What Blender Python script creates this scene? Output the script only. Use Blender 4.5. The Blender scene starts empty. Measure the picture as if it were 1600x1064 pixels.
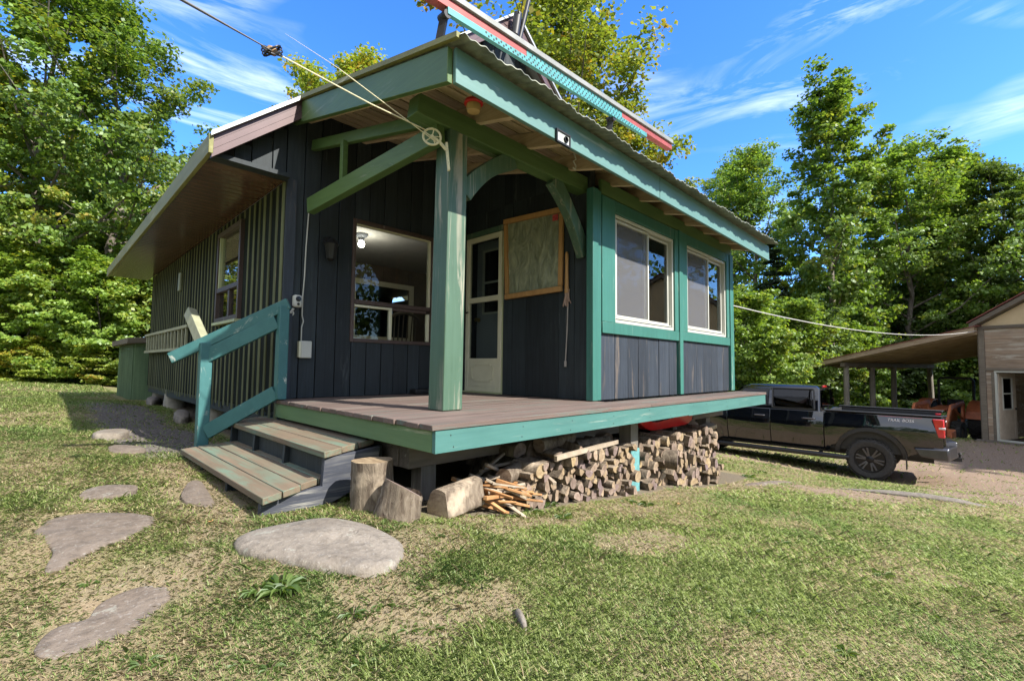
import bpy, bmesh, math, random
import numpy as np
from mathutils import Vector, Matrix
R = random.Random(7)
NR = np.random.default_rng(11)
S = bpy.context.scene
COL = S.collection

# ---------------------------------------------------------------- camera and rays (deck top is z = 0)
CAMP = Vector((0, 0, 1/3))
FPX = 727.62
def cam_axes():
    yaw, pitch, roll = [math.radians(a) for a in (44.51669637, 3.22674367, 0.64828025)]
    c = Vector((math.cos(yaw)*math.cos(pitch), math.sin(yaw)*math.cos(pitch), math.sin(pitch)))
    r0 = c.cross(Vector((0, 0, 1))).normalized(); u0 = r0.cross(c)
    r = math.cos(roll)*r0 + math.sin(roll)*u0
    u = -math.sin(roll)*r0 + math.cos(roll)*u0
    return r, u, c
CR, CU, CC = cam_axes()
def ray(x, y): return (x-800)/FPX*CR - (y-532)/FPX*CU + CC
def onX(x, px, py): d = ray(px, py); return CAMP + d*(x/d.x)
def onY(y, px, py): d = ray(px, py); return CAMP + d*(y/d.y)
def onZ(z, px, py): d = ray(px, py); return CAMP + d*((z-CAMP.z)/d.z)
def spot(px, depth):                     # a place on the ground plan, seen at column px
    d = ray(px, 575); return (d.x*depth, d.y*depth)

cam = bpy.data.cameras.new('camera'); camo = bpy.data.objects.new('camera', cam); COL.objects.link(camo)
M = Matrix((CR, CU, -CC)).transposed().to_4x4(); M.translation = CAMP
camo.matrix_world = M
cam.sensor_fit = 'HORIZONTAL'; cam.sensor_width = 36; cam.lens = FPX/1600*36
cam.clip_start = 0.02; cam.clip_end = 2000
S.camera = camo

# ---------------------------------------------------------------- terrain
GP = np.array([(0.95,2.9,-.55),(1.3,2.4,-.50),(1.55,2.35,-.55),(1.95,2.85,-.62),(1.8,2.35,-.60),(2.41,2.35,-.72),
 (4.2,2.35,-.89),(6.4,2.35,-1.16),(1.75,10.5,-.47),(1.0,4.7,-.50),(0,2,-.60),(0,0,-.72),(1,1,-.64),(12.9,1.6,-2.0),(15,0,-2.0),
 (14.5,5,-2.0),(20.6,-.5,-1.8),(22.3,3.6,-1.9),(24,8,-1.9),(4,-2,-1.0),(-4,10,-.35),(0,20,-.42),(-6,24,-.35),(5,13,-.7),(8,8,-1.1),(14,14,-1.9),(20,12,-2.0),
 (-8,2,-.4),(8,-4,-1.35),(16,-6,-1.75),(5,30,-.8),(30,15,-2),(30,30,-2),(0,40,-.5),(9.5,1.2,-1.58),(8,0,-1.3),(30,-10,-1.8),(-20,30,0)])
_A = np.c_[np.ones(len(GP)), GP[:, 0], GP[:, 1]]
_near = GP[:, 0]**2 + GP[:, 1]**2 < 400
_pl = np.linalg.lstsq(_A[_near], GP[_near, 2], rcond=None)[0]
_res = GP[:, 2] - _A @ _pl
def gz_np(x, y):
    x = np.asarray(x, float); y = np.asarray(y, float)
    d2 = (x[..., None]-GP[:, 0])**2 + (y[..., None]-GP[:, 1])**2
    w = 1/(d2+.12)**1.6
    z = _pl[0] + _pl[1]*x + _pl[2]*y + (w*_res).sum(-1)/w.sum(-1)
    far = np.clip((np.hypot(x-10, y-8)-32)/30, 0, 1)
    return z*(1-far) + far*(-1.2 + .002*(np.hypot(x, y)-40))
def gz(x, y): return float(gz_np(np.array([x]), np.array([y]))[0])

def vnoise(x, y, s, seed):
    x = np.asarray(x)*s; y = np.asarray(y)*s
    xi = np.floor(x).astype(np.int64); yi = np.floor(y).astype(np.int64)
    fx = x-xi; fy = y-yi; fx = fx*fx*(3-2*fx); fy = fy*fy*(3-2*fy)
    def h(a, b):
        n = (a*374761393 + b*668265263 + seed*974634777) & 0xffffffff
        n = ((n ^ (n >> 13))*1274126177) & 0xffffffff
        return ((n ^ (n >> 16)) & 0xffff)/65535.
    return (h(xi, yi)*(1-fx)+h(xi+1, yi)*fx)*(1-fy) + (h(xi, yi+1)*(1-fx)+h(xi+1, yi+1)*fx)*fy
def fbm(x, y, s, seed, o=4):
    t = 0; a = .5; n = 0
    for i in range(o):
        t = t + a*vnoise(x, y, s*2**i, seed+i*17); n += a; a *= .55
    return t/n

# ---------------------------------------------------------------- node helpers
def newmat(name):
    m = bpy.data.materials.new(name); m.use_nodes = True
    nt = m.node_tree; nt.nodes.clear()
    out = nt.nodes.new('ShaderNodeOutputMaterial')
    return m, nt, out
class N:
    def __init__(s, nt): s.nt = nt
    def n(s, t, **k):
        o = s.nt.nodes.new(t)
        for a, b in k.items():
            if a == 'ins':
                for i, v in b.items():
                    if isinstance(v, bpy.types.NodeSocket): s.nt.links.new(v, o.inputs[i])
                    else: o.inputs[i].default_value = v
            else: setattr(o, a, b)
        return o
    def mixc(s, f, a, b, mode='MIX'):
        o = s.nt.nodes.new('ShaderNodeMix'); o.data_type = 'RGBA'; o.blend_type = mode
        for i, v in ((0, f), (6, a), (7, b)):
            if isinstance(v, bpy.types.NodeSocket): s.nt.links.new(v, o.inputs[i])
            else: o.inputs[i].default_value = v if i == 0 else (*v, 1)
        return o.outputs[2]
    def math(s, op, a, b=0, clamp=False):
        o = s.nt.nodes.new('ShaderNodeMath'); o.operation = op; o.use_clamp = clamp
        for i, v in ((0, a), (1, b)):
            if isinstance(v, bpy.types.NodeSocket): s.nt.links.new(v, o.inputs[i])
            else: o.inputs[i].default_value = v
        return o.outputs[0]
    def noise(s, vec, scale, detail=4, rough=.6, dist=0):
        o = s.nt.nodes.new('ShaderNodeTexNoise'); o.inputs['Scale'].default_value = scale
        o.inputs['Detail'].default_value = detail; o.inputs['Roughness'].default_value = rough
        o.inputs['Distortion'].default_value = dist
        if vec: s.nt.links.new(vec, o.inputs['Vector'])
        return o.outputs['Fac']
    def ramp(s, f, *stops):
        o = s.nt.nodes.new('ShaderNodeValToRGB'); e = o.color_ramp.elements
        while len(e) < len(stops): e.new(.5)
        for i, (p, c) in enumerate(stops):
            e[i].position = p; e[i].color = (*c, 1) if not isinstance(c, (int, float)) else (c, c, c, 1)
        s.nt.links.new(f, o.inputs[0]); return o.outputs[0]
    def map(s, vec, scale):
        o = s.nt.nodes.new('ShaderNodeMapping'); o.inputs['Scale'].default_value = scale
        s.nt.links.new(vec, o.inputs['Vector']); return o.outputs[0]
    def obj(s): return s.nt.nodes.new('ShaderNodeTexCoord').outputs['Object']
    def bump(s, h, strength, dist=.01):
        o = s.nt.nodes.new('ShaderNodeBump'); o.inputs['Strength'].default_value = strength
        o.inputs['Distance'].default_value = dist
        s.nt.links.new(h, o.inputs['Height']); return o.outputs[0]
    def principled(s, col, rough, normal=None, **k):
        o = s.nt.nodes.new('ShaderNodeBsdfPrincipled')
        for key, v in (('Base Color', col), ('Roughness', rough), ('Normal', normal), *k.items()):
            if v is None: continue
            if isinstance(v, bpy.types.NodeSocket): s.nt.links.new(v, o.inputs[key])
            else: o.inputs[key].default_value = (*v, 1) if isinstance(v, tuple) and len(v) == 3 else v
        return o.outputs[0]
MATS = {}
def grain_mat(name, base, dark, wear=None, wear_amt=.0, axis='z', rough=.6, island=.35, bump=.25, spec=.4, scale=1.0):
    """weathered or painted board: grain stretched along an axis, every board its own tone, bare patches of wear"""
    m, nt, out = newmat(name); k = N(nt)
    st = {'z': (26, 26, 1.6), 'x': (1.6, 26, 26), 'y': (26, 1.6, 26), 'n': (9, 9, 9)}[axis]
    isl = k.n('ShaderNodeNewGeometry').outputs['Random Per Island']
    rnd = k.n('ShaderNodeObjectInfo').outputs['Random']
    off = k.n('ShaderNodeCombineXYZ', ins={0: k.math('MULTIPLY', isl, 37), 1: k.math('MULTIPLY', isl, 11), 2: k.math('MULTIPLY', k.math('ADD', rnd, isl), 23)}).outputs[0]
    v = k.n('ShaderNodeVectorMath', operation='ADD', ins={0: k.obj(), 1: off}).outputs[0]
    g = k.noise(k.map(v, tuple(a*scale for a in st)), 1, 5, .65, .4)
    big = k.noise(v, 2.3*scale, 4, .6)
    f = k.math('ADD', k.math('MULTIPLY', g, .75), k.math('MULTIPLY', big, .45), True)
    col = k.mixc(k.ramp(f, (.32, 0.), (.78, 1.)), dark, base)
    tone = k.math('ADD', 1-island/2, k.math('MULTIPLY', isl, island))
    tc = k.n('ShaderNodeCombineColor', ins={0: tone, 1: tone, 2: tone}).outputs[0]
    col = k.mixc(1.0, col, tc, 'MULTIPLY')
    if wear:
        w = k.noise(k.map(v, tuple(a*.55*scale for a in st)), 1, 6, .72, .6)
        w2 = k.noise(v, 1.7*scale, 3, .55)
        wf = k.math('MULTIPLY', k.ramp(w, (.62-wear_amt*.35, 0.), (.70-wear_amt*.3, 1.)), k.ramp(w2, (.42-wear_amt*.2, 0.), (.6, 1.)))
        col = k.mixc(wf, col, wear)
    nrm = k.bump(g, bump, .006)
    nt.links.new(k.principled(col, rough, nrm, **{'Specular IOR Level': spec}), out.inputs[0])
    MATS[name] = m; return m
def plain_mat(name, col, rough=.5, metal=0., var=.12, vs=6., spec=.5, coat=0., bump=0., emit=0.):
    m, nt, out = newmat(name); k = N(nt)
    f = k.noise(k.obj(), vs, 4, .6)
    a = tuple(max(0, c*(1-var)) for c in col); b = tuple(min(1, c*(1+var)) for c in col)
    c = k.mixc(k.ramp(f, (.3, 0.), (.7, 1.)), a, b)
    kw = {'Metallic': metal, 'Specular IOR Level': spec, 'Coat Weight': coat, 'Coat Roughness': .03}
    if emit: kw['Emission Color'] = tuple(col); kw['Emission Strength'] = emit
    nrm = k.bump(k.noise(k.obj(), vs*5, 4, .6), bump, .01) if bump else None
    nt.links.new(k.principled(c, rough, nrm, **kw), out.inputs[0])
    MATS[name] = m; return m
def glass_mat(name, tint=(.75, .78, .76), refl=1.0, ior=1.5):
    m, nt, out = newmat(name); k = N(nt)
    bf = k.n('ShaderNodeNewGeometry').outputs['Backfacing']
    io = k.math('ADD', k.math('MULTIPLY', bf, 1/ior-ior), ior)
    fr = k.n('ShaderNodeFresnel', ins={0: io}).outputs[0]
    fr = k.math('MULTIPLY', fr, refl, True)
    wob = k.bump(k.noise(k.obj(), 1.6, 2, .5), .05, .02)
    t = k.n('ShaderNodeBsdfTransparent', ins={0: (*tint, 1)}).outputs[0]
    g = k.n('ShaderNodeBsdfGlossy', ins={0: (1, 1, 1, 1), 'Roughness': .01, 'Normal': wob}).outputs[0]
    mx = k.n('ShaderNodeMixShader', ins={0: fr, 1: t, 2: g}).outputs[0]
    nt.links.new(mx, out.inputs[0]); MATS[name] = m; return m

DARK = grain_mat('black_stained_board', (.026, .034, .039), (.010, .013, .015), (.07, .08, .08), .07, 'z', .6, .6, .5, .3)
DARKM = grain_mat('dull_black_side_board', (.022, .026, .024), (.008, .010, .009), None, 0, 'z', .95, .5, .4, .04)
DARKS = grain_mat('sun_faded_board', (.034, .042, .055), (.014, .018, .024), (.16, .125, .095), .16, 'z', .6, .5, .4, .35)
GREEN = grain_mat('green_paint_y', (.085, .15, .048), (.054, .10, .03), (.22, .25, .17), .03, 'y', .5, .12, .12, .4)
GREENX = grain_mat('green_paint_x', (.085, .15, .052), (.052, .10, .032), (.22, .25, .17), .03, 'x', .5, .12, .12, .4)
GREENZ = grain_mat('green_paint_z', (.070, .128, .085), (.046, .09, .056), (.30, .28, .215), .24, 'z', .5, .1, .15, .4)
TEALX = grain_mat('teal_paint_x', (.070, .178, .160), (.046, .130, .118), (.33, .36, .31), .13, 'x', .5, .14, .15, .4)
TEALZ = grain_mat('teal_paint_z', (.042, .155, .125), (.029, .112, .09), (.34, .40, .33), .06, 'z', .5, .14, .15, .4)
TEALY = grain_mat('teal_paint_y', (.105, .185, .085), (.072, .135, .058), (.3, .33, .22), .05, 'y', .5, .14, .15, .4)
RAILP = grain_mat('blue_green_rail_paint', (.045, .142, .142), (.03, .104, .106), (.5, .5, .44), .10, 'n', .5, .14, .15, .4)
FASC = grain_mat('pale_teal_fascia', (.112, .215, .198), (.082, .175, .16), (.42, .46, .43), .06, 'x', .5, .12, .15, .4)
BATT = grain_mat('green_batten', (.135, .145, .080), (.075, .084, .044), (.22, .21, .14), .14, 'z', .8, .5, .25, .08)
BARNU = grain_mat('brown_roof_board', (.40, .30, .21), (.19, .135, .09), (.45, .38, .3), .1, 'x', .8, .5, .4, .2)
DECKB = grain_mat('worn_deck_board', (.150, .108, .092), (.08, .06, .051), (.10, .135, .115), .26, 'x', .75, .45, .4, .25)
STEPB = grain_mat('worn_step_board', (.18, .132, .092), (.10, .082, .054), (.12, .17, .125), .46, 'y', .75, .35, .4, .25)
STRING = grain_mat('peeling_stringer', (.055, .06, .078), (.028, .032, .042), (.30, .29, .26), .24, 'x', .7, .1, .4, .3)
RAFT = grain_mat('bare_rafter_wood', (.56, .44, .30), (.28, .20, .13), (.56, .48, .37), .1, 'y', .75, .5, .4, .25)
SHEATH = grain_mat('roof_sheathing', (.52, .41, .29), (.25, .185, .125), (.52, .46, .36), .1, 'x', .8, .7, .4, .2)
GREYW = grain_mat('weathered_grey_beam', (.185, .155, .122), (.085, .07, .056), (.3, .27, .22), .08, 'x', .8, .35, .4, .25)
GREYZ = grain_mat('weathered_grey_post', (.22, .195, .165), (.10, .088, .072), (.34, .31, .26), .1, 'z', .8, .35, .4, .25)
BARNW = grain_mat('barn_board', (.38, .28, .20), (.15, .108, .078), (.46, .41, .34), .36, 'x', .8, .45, .45, .2, .8)
OAK = grain_mat('golden_frame_wood', (.42, .235, .085), (.26, .135, .045), None, 0, 'z', .5, .3, .2, .4)
BROWNF = grain_mat('brown_window_frame', (.085, .055, .045), (.045, .03, .026), (.25, .22, .2), .06, 'z', .5, .2, .15, .4)
CREAM = plain_mat('cream_vinyl', (.60, .58, .42), .4, var=.06)
CREAMD = plain_mat('cream_door_paint', (.40, .43, .24), .45, var=.06)
WHITE = plain_mat('white_vinyl', (.46, .46, .41), .35, var=.04)
GREYD = plain_mat('grey_door_paint', (.24, .26, .29), .5, var=.08)
PINKM = plain_mat('brown_metal_trim', (.085, .048, .048), .4, .15, var=.18, vs=3)
SOFF = plain_mat('brown_soffit', (.105, .058, .038), .2, .0, var=.25, vs=2, spec=.6)
EAVEF = grain_mat('mossy_eave_board', (.225, .215, .075), (.12, .12, .038), (.38, .36, .22), .12, 'y', .6, .1, .2, .35)
ROOFM = plain_mat('galvanised_roof', (.30, .31, .31), .5, .6, var=.2, vs=2.5)
ROOFE = plain_mat('weathered_roof_edge', (.19, .20, .155), .6, .1, var=.4, vs=9)
BLACKI = plain_mat('black_iron', (.018, .018, .018), .5, .3, var=.2)
ROPE = plain_mat('pale_rope', (.62, .57, .38), .8, var=.15, vs=60)
REDP = plain_mat('red_plastic', (.60, .018, .018), .32, 0, var=.08, spec=.5)
REDG = plain_mat('red_lantern_cap', (.45, .02, .016), .3, 0, var=.1)
BOOMR = plain_mat('faded_red_steel', (.27, .05, .042), .55, .1, var=.25, vs=8)
BOOMT = plain_mat('turquoise_steel', (.06, .25, .25), .5, .1, var=.2, vs=8)
BOOMG = plain_mat('galvanised_flange', (.21, .215, .20), .6, .3, var=.2, vs=7)
CONC = plain_mat('concrete', (.28, .255, .21), .9, var=.25, vs=7, bump=.3)
INTW = plain_mat('interior_panel', (.10, .075, .055), .7, var=.25, vs=4)
INTC = plain_mat('interior_ceiling', (.36, .35, .32), .8, var=.08)
GLASS = glass_mat('window_glass')
GLASSP = glass_mat('porch_window_glass', (.86, .88, .86), .5)
GLASSD = glass_mat('dark_glass', (.10, .11, .12), 1.0)
SCREEN = None
def screen_mat():
    m, nt, out = newmat('insect_screen'); k = N(nt)
    d = k.principled((.16, .16, .17), .8)
    t = k.n('ShaderNodeBsdfTransparent').outputs[0]
    nt.links.new(k.n('ShaderNodeMixShader', ins={0: .34, 1: t, 2: d}).outputs[0], out.inputs[0]); return m
SCREEN = screen_mat()
def plastic_mat():
    m, nt, out = newmat('crinkled_plastic_sheet'); k = N(nt)
    w = k.noise(k.map(k.obj(), (4, 9, 3.2)), 1, 5, .6, 1.5)
    nrm = k.bump(w, .9, .03)
    col = k.mixc(k.ramp(w, (.35, 0.), (.7, 1.)), (.15, .17, .11), (.34, .36, .24))
    nt.links.new(k.principled(col, .22, nrm, **{'Specular IOR Level': .6}), out.inputs[0]); return m
PLAST = plastic_mat()
def lamp_mat():
    m, nt, out = newmat('lit_bulb')
    e = nt.nodes.new('ShaderNodeEmission'); e.inputs[0].default_value = (1, .93, .8, 1); e.inputs[1].default_value = 14
    nt.links.new(e.outputs[0], out.inputs[0]); return m
BULB = lamp_mat()

# ---------------------------------------------------------------- mesh builder
ROOTS = {}
def top(o):
    while o.parent: o = o.parent
    return o
class Pl:
    """a wall plane: u along it, z up, d out of it"""
    def __init__(s, o, U, Nn): s.o = Vector(o); s.U = Vector(U).normalized(); s.N = Vector(Nn).normalized(); s.Z = Vector((0, 0, 1))
    def p(s, u, z, d=0): return s.o + s.U*u + s.Z*z + s.N*d
class MB:
    def __init__(s): s.v = []; s.f = []; s.mi = []; s.cur = 0
    def add(s, vs, fs):
        b = len(s.v); s.v += [Vector(p) for p in vs]
        for f in fs: s.f.append([b+i for i in f]); s.mi.append(s.cur)
        return s
    def hexa(s, P):
        return s.add(P, [(0, 3, 2, 1), (4, 5, 6, 7), (0, 1, 5, 4), (1, 2, 6, 5), (2, 3, 7, 6), (3, 0, 4, 7)])
    def box(s, a, b):
        (x0, y0, z0), (x1, y1, z1) = a, b
        return s.hexa([(x0, y0, z0), (x1, y0, z0), (x1, y1, z0), (x0, y1, z0), (x0, y0, z1), (x1, y0, z1), (x1, y1, z1), (x0, y1, z1)])
    def obox(s, pl, u0, u1, z0, z1, d0, d1):
        return s.hexa([pl.p(u0, z0, d0), pl.p(u1, z0, d0), pl.p(u1, z0, d1), pl.p(u0, z0, d1), pl.p(u0, z1, d0), pl.p(u1, z1, d0), pl.p(u1, z1, d1), pl.p(u0, z1, d1)])
    def frame(s, pl, u0, u1, z0, z1, w, d0, d1):
        s.obox(pl, u0, u0+w, z0, z1, d0, d1); s.obox(pl, u1-w, u1, z0, z1, d0, d1)
        s.obox(pl, u0+w, u1-w, z0, z0+w, d0, d1); s.obox(pl, u0+w, u1-w, z1-w, z1, d0, d1); return s
    def beam(s, p0, p1, w, h, up=(0, 0, 1), taper=1.):
        p0 = Vector(p0); p1 = Vector(p1); a = (p1-p0).normalized(); up = Vector(up)
        r = a.cross(up)
        if r.length < 1e-4: r = a.cross(Vector((1, 0, 0)))
        r.normalize(); q = r.cross(a)
        P = []
        for p, t in ((p0, 1), (p1, taper)):
            for i, j in ((-1, -1), (1, -1), (1, 1), (-1, 1)): P.append(p + r*i*w/2*t + q*j*h/2*t)
        return s.hexa(P)
    def tube(s, pts, rad, n=8, cap=True):
        pts = [Vector(p) for p in pts]; rad = rad if isinstance(rad, (list, tuple)) else [rad]*len(pts)
        vs = []; fs = []; prev = None
        for i, p in enumerate(pts):
            a = (pts[min(i+1, len(pts)-1)]-pts[max(i-1, 0)]).normalized()
            if prev is None:
                r = a.cross(Vector((0, 0, 1)))
                if r.length < .05: r = a.cross(Vector((1, 0, 0)))
            else: r = prev - a*prev.dot(a)
            r.normalize(); prev = r; q = a.cross(r)
            for k in range(n):
                t = 2*math.pi*k/n; vs.append(p + (r*math.cos(t)+q*math.sin(t))*rad[i])
        for i in range(len(pts)-1):
            for k in range(n): fs.append((i*n+k, i*n+(k+1) % n, (i+1)*n+(k+1) % n, (i+1)*n+k))
        if cap: fs.append(tuple(range(n))[::-1]); fs.append(tuple((len(pts)-1)*n+k for k in range(n)))
        return s.add(vs, fs)
    def lathe(s, prof, o=(0, 0, 0), axis=(0, 0, 1), n=24, closed=False):
        o = Vector(o); a = Vector(axis).normalized(); r = a.orthogonal().normalized(); q = a.cross(r)
        m = len(prof); vs = []; fs = []
        for (rr, h) in prof:
            for k in range(n):
                t = 2*math.pi*k/n; vs.append(o + a*h + (r*math.cos(t)+q*math.sin(t))*rr)
        for i in range(m if closed else m-1):
            j = (i+1) % m
            for k in range(n): fs.append((i*n+k, i*n+(k+1) % n, j*n+(k+1) % n, j*n+k))
        if not closed:
            if prof[0][0] > 1e-5: fs.append(tuple(range(n))[::-1])
            if prof[-1][0] > 1e-5: fs.append(tuple((m-1)*n+k for k in range(n)))
        return s.add(vs, fs)
    def prism(s, pts, d):
        """extrude a closed 3-D outline by vector d"""
        n = len(pts); d = Vector(d); vs = [Vector(p) for p in pts] + [Vector(p)+d for p in pts]
        fs = [tuple(range(n))[::-1], tuple(n+i for i in range(n))] + [(i, (i+1) % n, n+(i+1) % n, n+i) for i in range(n)]
        return s.add(vs, fs)
    def build(s, name, mats, parent=None, base=None, local=False, bevel=0, smooth=38, jitter=0):
        if parent is not None: off = Vector() if local else ROOTS.get(top(parent).name, Vector())
        else: off = Vector(base) if base is not None else Vector()
        me = bpy.data.meshes.new(name)
        vs = [(p-off) for p in s.v]
        me.from_pydata([tuple(p) for p in vs], [], s.f)
        mats = mats if isinstance(mats, (list, tuple)) else [mats]
        for m in mats: me.materials.append(m)
        if len(mats) > 1: me.polygons.foreach_set('material_index', s.mi)
        bm = bmesh.new(); bm.from_mesh(me); bmesh.ops.recalc_face_normals(bm, faces=bm.faces); bm.to_mesh(me); bm.free()
        if smooth:
            me.polygons.foreach_set('use_smooth', [True]*len(me.polygons)); me.set_sharp_from_angle(angle=math.radians(smooth))
        o = bpy.data.objects.new(name, me); COL.objects.link(o)
        if parent is not None: o.parent = parent
        else: o.location = off; ROOTS[o.name] = off
        if bevel:
            b = o.modifiers.new('bevel', 'BEVEL'); b.width = bevel; b.segments = 2; b.limit_method = 'ANGLE'; b.angle_limit = math.radians(40)
        return o
def np_mesh(name, V, F, mat=None, smooth=False):
    me = bpy.data.meshes.new(name); n, k = F.shape
    me.vertices.add(len(V)); me.vertices.foreach_set('co', np.ascontiguousarray(V, np.float32).ravel())
    me.loops.add(n*k); me.loops.foreach_set('vertex_index', F.astype(np.int32).ravel())
    me.polygons.add(n); me.polygons.foreach_set('loop_start', np.arange(0, n*k, k, dtype=np.int32))
    if smooth: me.polygons.foreach_set('use_smooth', np.ones(n, bool))
    me.update(calc_edges=True)
    if mat: me.materials.append(mat)
    return me
def tag(o, label=None, cat=None, group=None, kind=None):
    if label: o['label'] = label
    if cat: o['category'] = cat
    if group: o['group'] = group
    if kind: o['kind'] = kind
    return o
def thing(name, label, cat, loc=(0, 0, 0), rotz=0, group=None):
    o = bpy.data.objects.new(name, None); COL.objects.link(o); o.location = loc; o.rotation_euler = (0, 0, rotz)
    o.empty_display_size = .1
    ROOTS[o.name] = Vector(loc); return tag(o, label, cat, group)
def copy_tree(o, parent=None):
    c = o.copy(); COL.objects.link(c); c.parent = parent
    for ch in list(o.children): copy_tree(ch, c)
    return c
def boards(mb, pl, u0, u1, z0, z1, bw, holes=(), gap=.006, d0=0, th=.022, jz=0, rng=R, jd=.004):
    """vertical boards along u, cut round the holes"""
    cuts = {u0, u1}
    u = u0
    while u < u1-.02: u += bw*rng.uniform(.82, 1.18); cuts.add(min(u, u1))
    for h in holes: cuts |= {max(u0, min(u1, h[0])), max(u0, min(u1, h[1]))}
    cs = sorted(cuts); cl = [cs[0]]
    hs = {round(e, 4) for h in holes for e in h[:2]}
    for c in cs[1:]:
        if c-cl[-1] < .03:
            if round(c, 4) in hs: cl[-1] = c if round(cl[-1], 4) not in hs else cl[-1]
            continue
        cl.append(c)
    cl[-1] = u1
    for a, b in zip(cl, cl[1:]):
        segs = [(z0(.5*(a+b)) if callable(z0) else z0, z1((a+b)/2) if callable(z1) else z1)]
        for h in holes:
            if h[0] < b-.005 and h[1] > a+.005:
                ns = []
                for (p, q) in segs:
                    if h[2] > p+.01: ns.append((p, min(q, h[2])))
                    if h[3] < q-.01: ns.append((max(p, h[3]), q))
                segs = ns
        dd = rng.uniform(0, jd)
        for (p, q) in segs:
            if q-p > .02: mb.obox(pl, a+gap/2, b-gap/2, p-(rng.uniform(0, jz) if jz else 0), q, d0, d0+th+dd)
    return mb

# ================================================================ CABIN
XL, XR, YF, YB = 1.62, 7.72, 4.74, 12.2
RX, RZ = 4.6, 5.42                       # ridge
EX, EZ = .95, 2.27                       # left eave, top of the roof edge
SL = (RZ-EZ)/(RX-EX)
cabin = thing('cabin', 'black board cabin with teal porch, corner post and open wooden deck', 'cabin', (4.6, 5.2, -.6))
F = Pl((0, YF, 0), (1, 0, 0), (0, -1, 0)); SD = Pl((XL, 0, 0), (0, 1, 0), (-1, 0, 0))
DW = Pl((3.95, 0, 0), (0, 1, 0), (-1, 0, 0)); SR = Pl((0, 2.72, 0), (1, 0, 0), (0, -1, 0))
def under(x): return EZ - .16 + SL*((x if x < RX else 2*RX-x) - EX)
WIN = (2.34, 3.38, .60, 1.90)
w = MB(); boards(w, F, XL, 3.93, 0.002, under, .19, [WIN], gap=.008, jd=.006)
boards(w, F, 3.95, 8.2, 1.9, under, .22, [(3.9, 4.95, 3.55, 4.5)], gap=.008)
boards(w, F, .985, XL, 2.16, under, .17, gap=.008)
boards(w, F, XL, 8.2, -.15, under, .10, [WIN, (3.9, 4.95, 3.55, 4.5)], gap=0, d0=-.1, th=.095, jd=0)
front_wall = w.build('front_wall', DARK, cabin, bevel=.003)
SWIN = (6.02, 6.92, .90, 1.96)
w = MB(); boards(w, SD, YF+.005, YB, -.13, 2.12, .18, [SWIN], d0=-.06, th=.06, gap=.005)
w.cur = 1
y = YF-.022
i = 0
while y < YB-.06:
    lo = -.16 - R.uniform(0, .05)
    bw = R.uniform(.05, .066)
    if y+bw > SWIN[0]-.05 and y < SWIN[1]+.05:
        w.obox(SD, y, y+bw, lo, SWIN[2]-.06, .001, .008); w.obox(SD, y, y+bw, SWIN[3]+.06, 2.115, .001, .008)
    else: w.obox(SD, y, y+bw, lo, 2.115, .001, R.uniform(.006, .010))
    y += .178 + R.uniform(-.012, .012); i += 1
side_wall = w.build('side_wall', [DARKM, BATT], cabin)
w = MB(); w.obox(F, XL+.001, XL+.10, -.1, 2.15, .028, .05); w.build('corner_board', DARKS, cabin, bevel=.004)
# right and back walls
w = MB(); w.box((XR-.4, YF+.1, -.15), (XR-.3, YB, 2.2)); boards(w, Pl((0, YB, 0), (1, 0, 0), (0, 1, 0)), XL+.06, XR-.4, -.15, under, .3); w.build('rear_wall', DARK, cabin)
# door wall and sunroom
DOOR = (4.05, 4.81, .005, 2.0)
w = MB(); boards(w, DW, 2.745, YF-.03, .003, 2.3, .24, [(4.02, 4.74, 0, 2.075)], gap=.004, jd=.002)
boards(w, DW, 2.745, YF-.03, 2.3, 2.78, .24, gap=.004)
boards(w, DW, 2.745, YF-.03, .003, 2.78, 1.2, [(4.02, 4.74, 0, 2.075)], gap=0, d0=-.06, th=.055, jd=0)
w.build('porch_wall', DARK, cabin, bevel=.002)
w = MB(); boards(w, SR, 4.0, 5.77, .004, .70, .27, gap=.007, jd=.006); boards(w, SR, 5.9, 7.6, .004, .70, .24, gap=.007, jd=.006)
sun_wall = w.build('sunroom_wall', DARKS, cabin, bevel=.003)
w = MB(); w.box((XR-.06, 2.75, 0), (XR-.01, YF-.03, 2.3)); w.box((4.0, 2.745, -.02), (XR-.06, YF-.03, .0)); w.build('sunroom_end_wall', DARKS, cabin)
w = MB(); w.obox(DW, 2.66, 2.742, .004, 2.16, .001, .10); w.obox(SR, 3.935, 4.02, .004, 2.16, .001, .045)
w.build('corner_post', TEALZ, cabin, bevel=.005)
w = MB()
for a, b, z0, z1 in ((4.03, 5.79, .69, 2.13), (5.90, 7.58, .70, 2.14)):
    w1 = .25 if a < 5 else .16
    w.obox(SR, a, a+w1, z0+.12, z1, .002, .05); w.obox(SR, b-.10, b, z0+.12, z1, .002, .05)
    w.obox(SR, a, b, z0, z0+.118, .002, .056); w.obox(SR, a+w1+.002, b-.102, z1-.13, z1, .002, .048)
w.build('window_trim', TEALZ, cabin, bevel=.004)
MB().obox(SR, 5.795, 5.89, .004, 2.14, .002, .065).build('wall_stud', TEALZ, cabin, bevel=.005); MB().obox(SR, 7.60, 7.74, .004, 2.14, .0, .06).build('corner_post', TEALZ, cabin, bevel=.005)
w = MB(); w.obox(SR, 4.03, XR, 2.145, 2.30, .001, .04); w.build('wall_plate', GREENX, cabin, bevel=.004)

def pane(name, parent, pl, u0, u1, z0, z1, d, mat=GLASS):
    return MB().obox(pl, u0, u1, z0, z1, d-.003, d).build(name, mat, parent, smooth=0)
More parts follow.
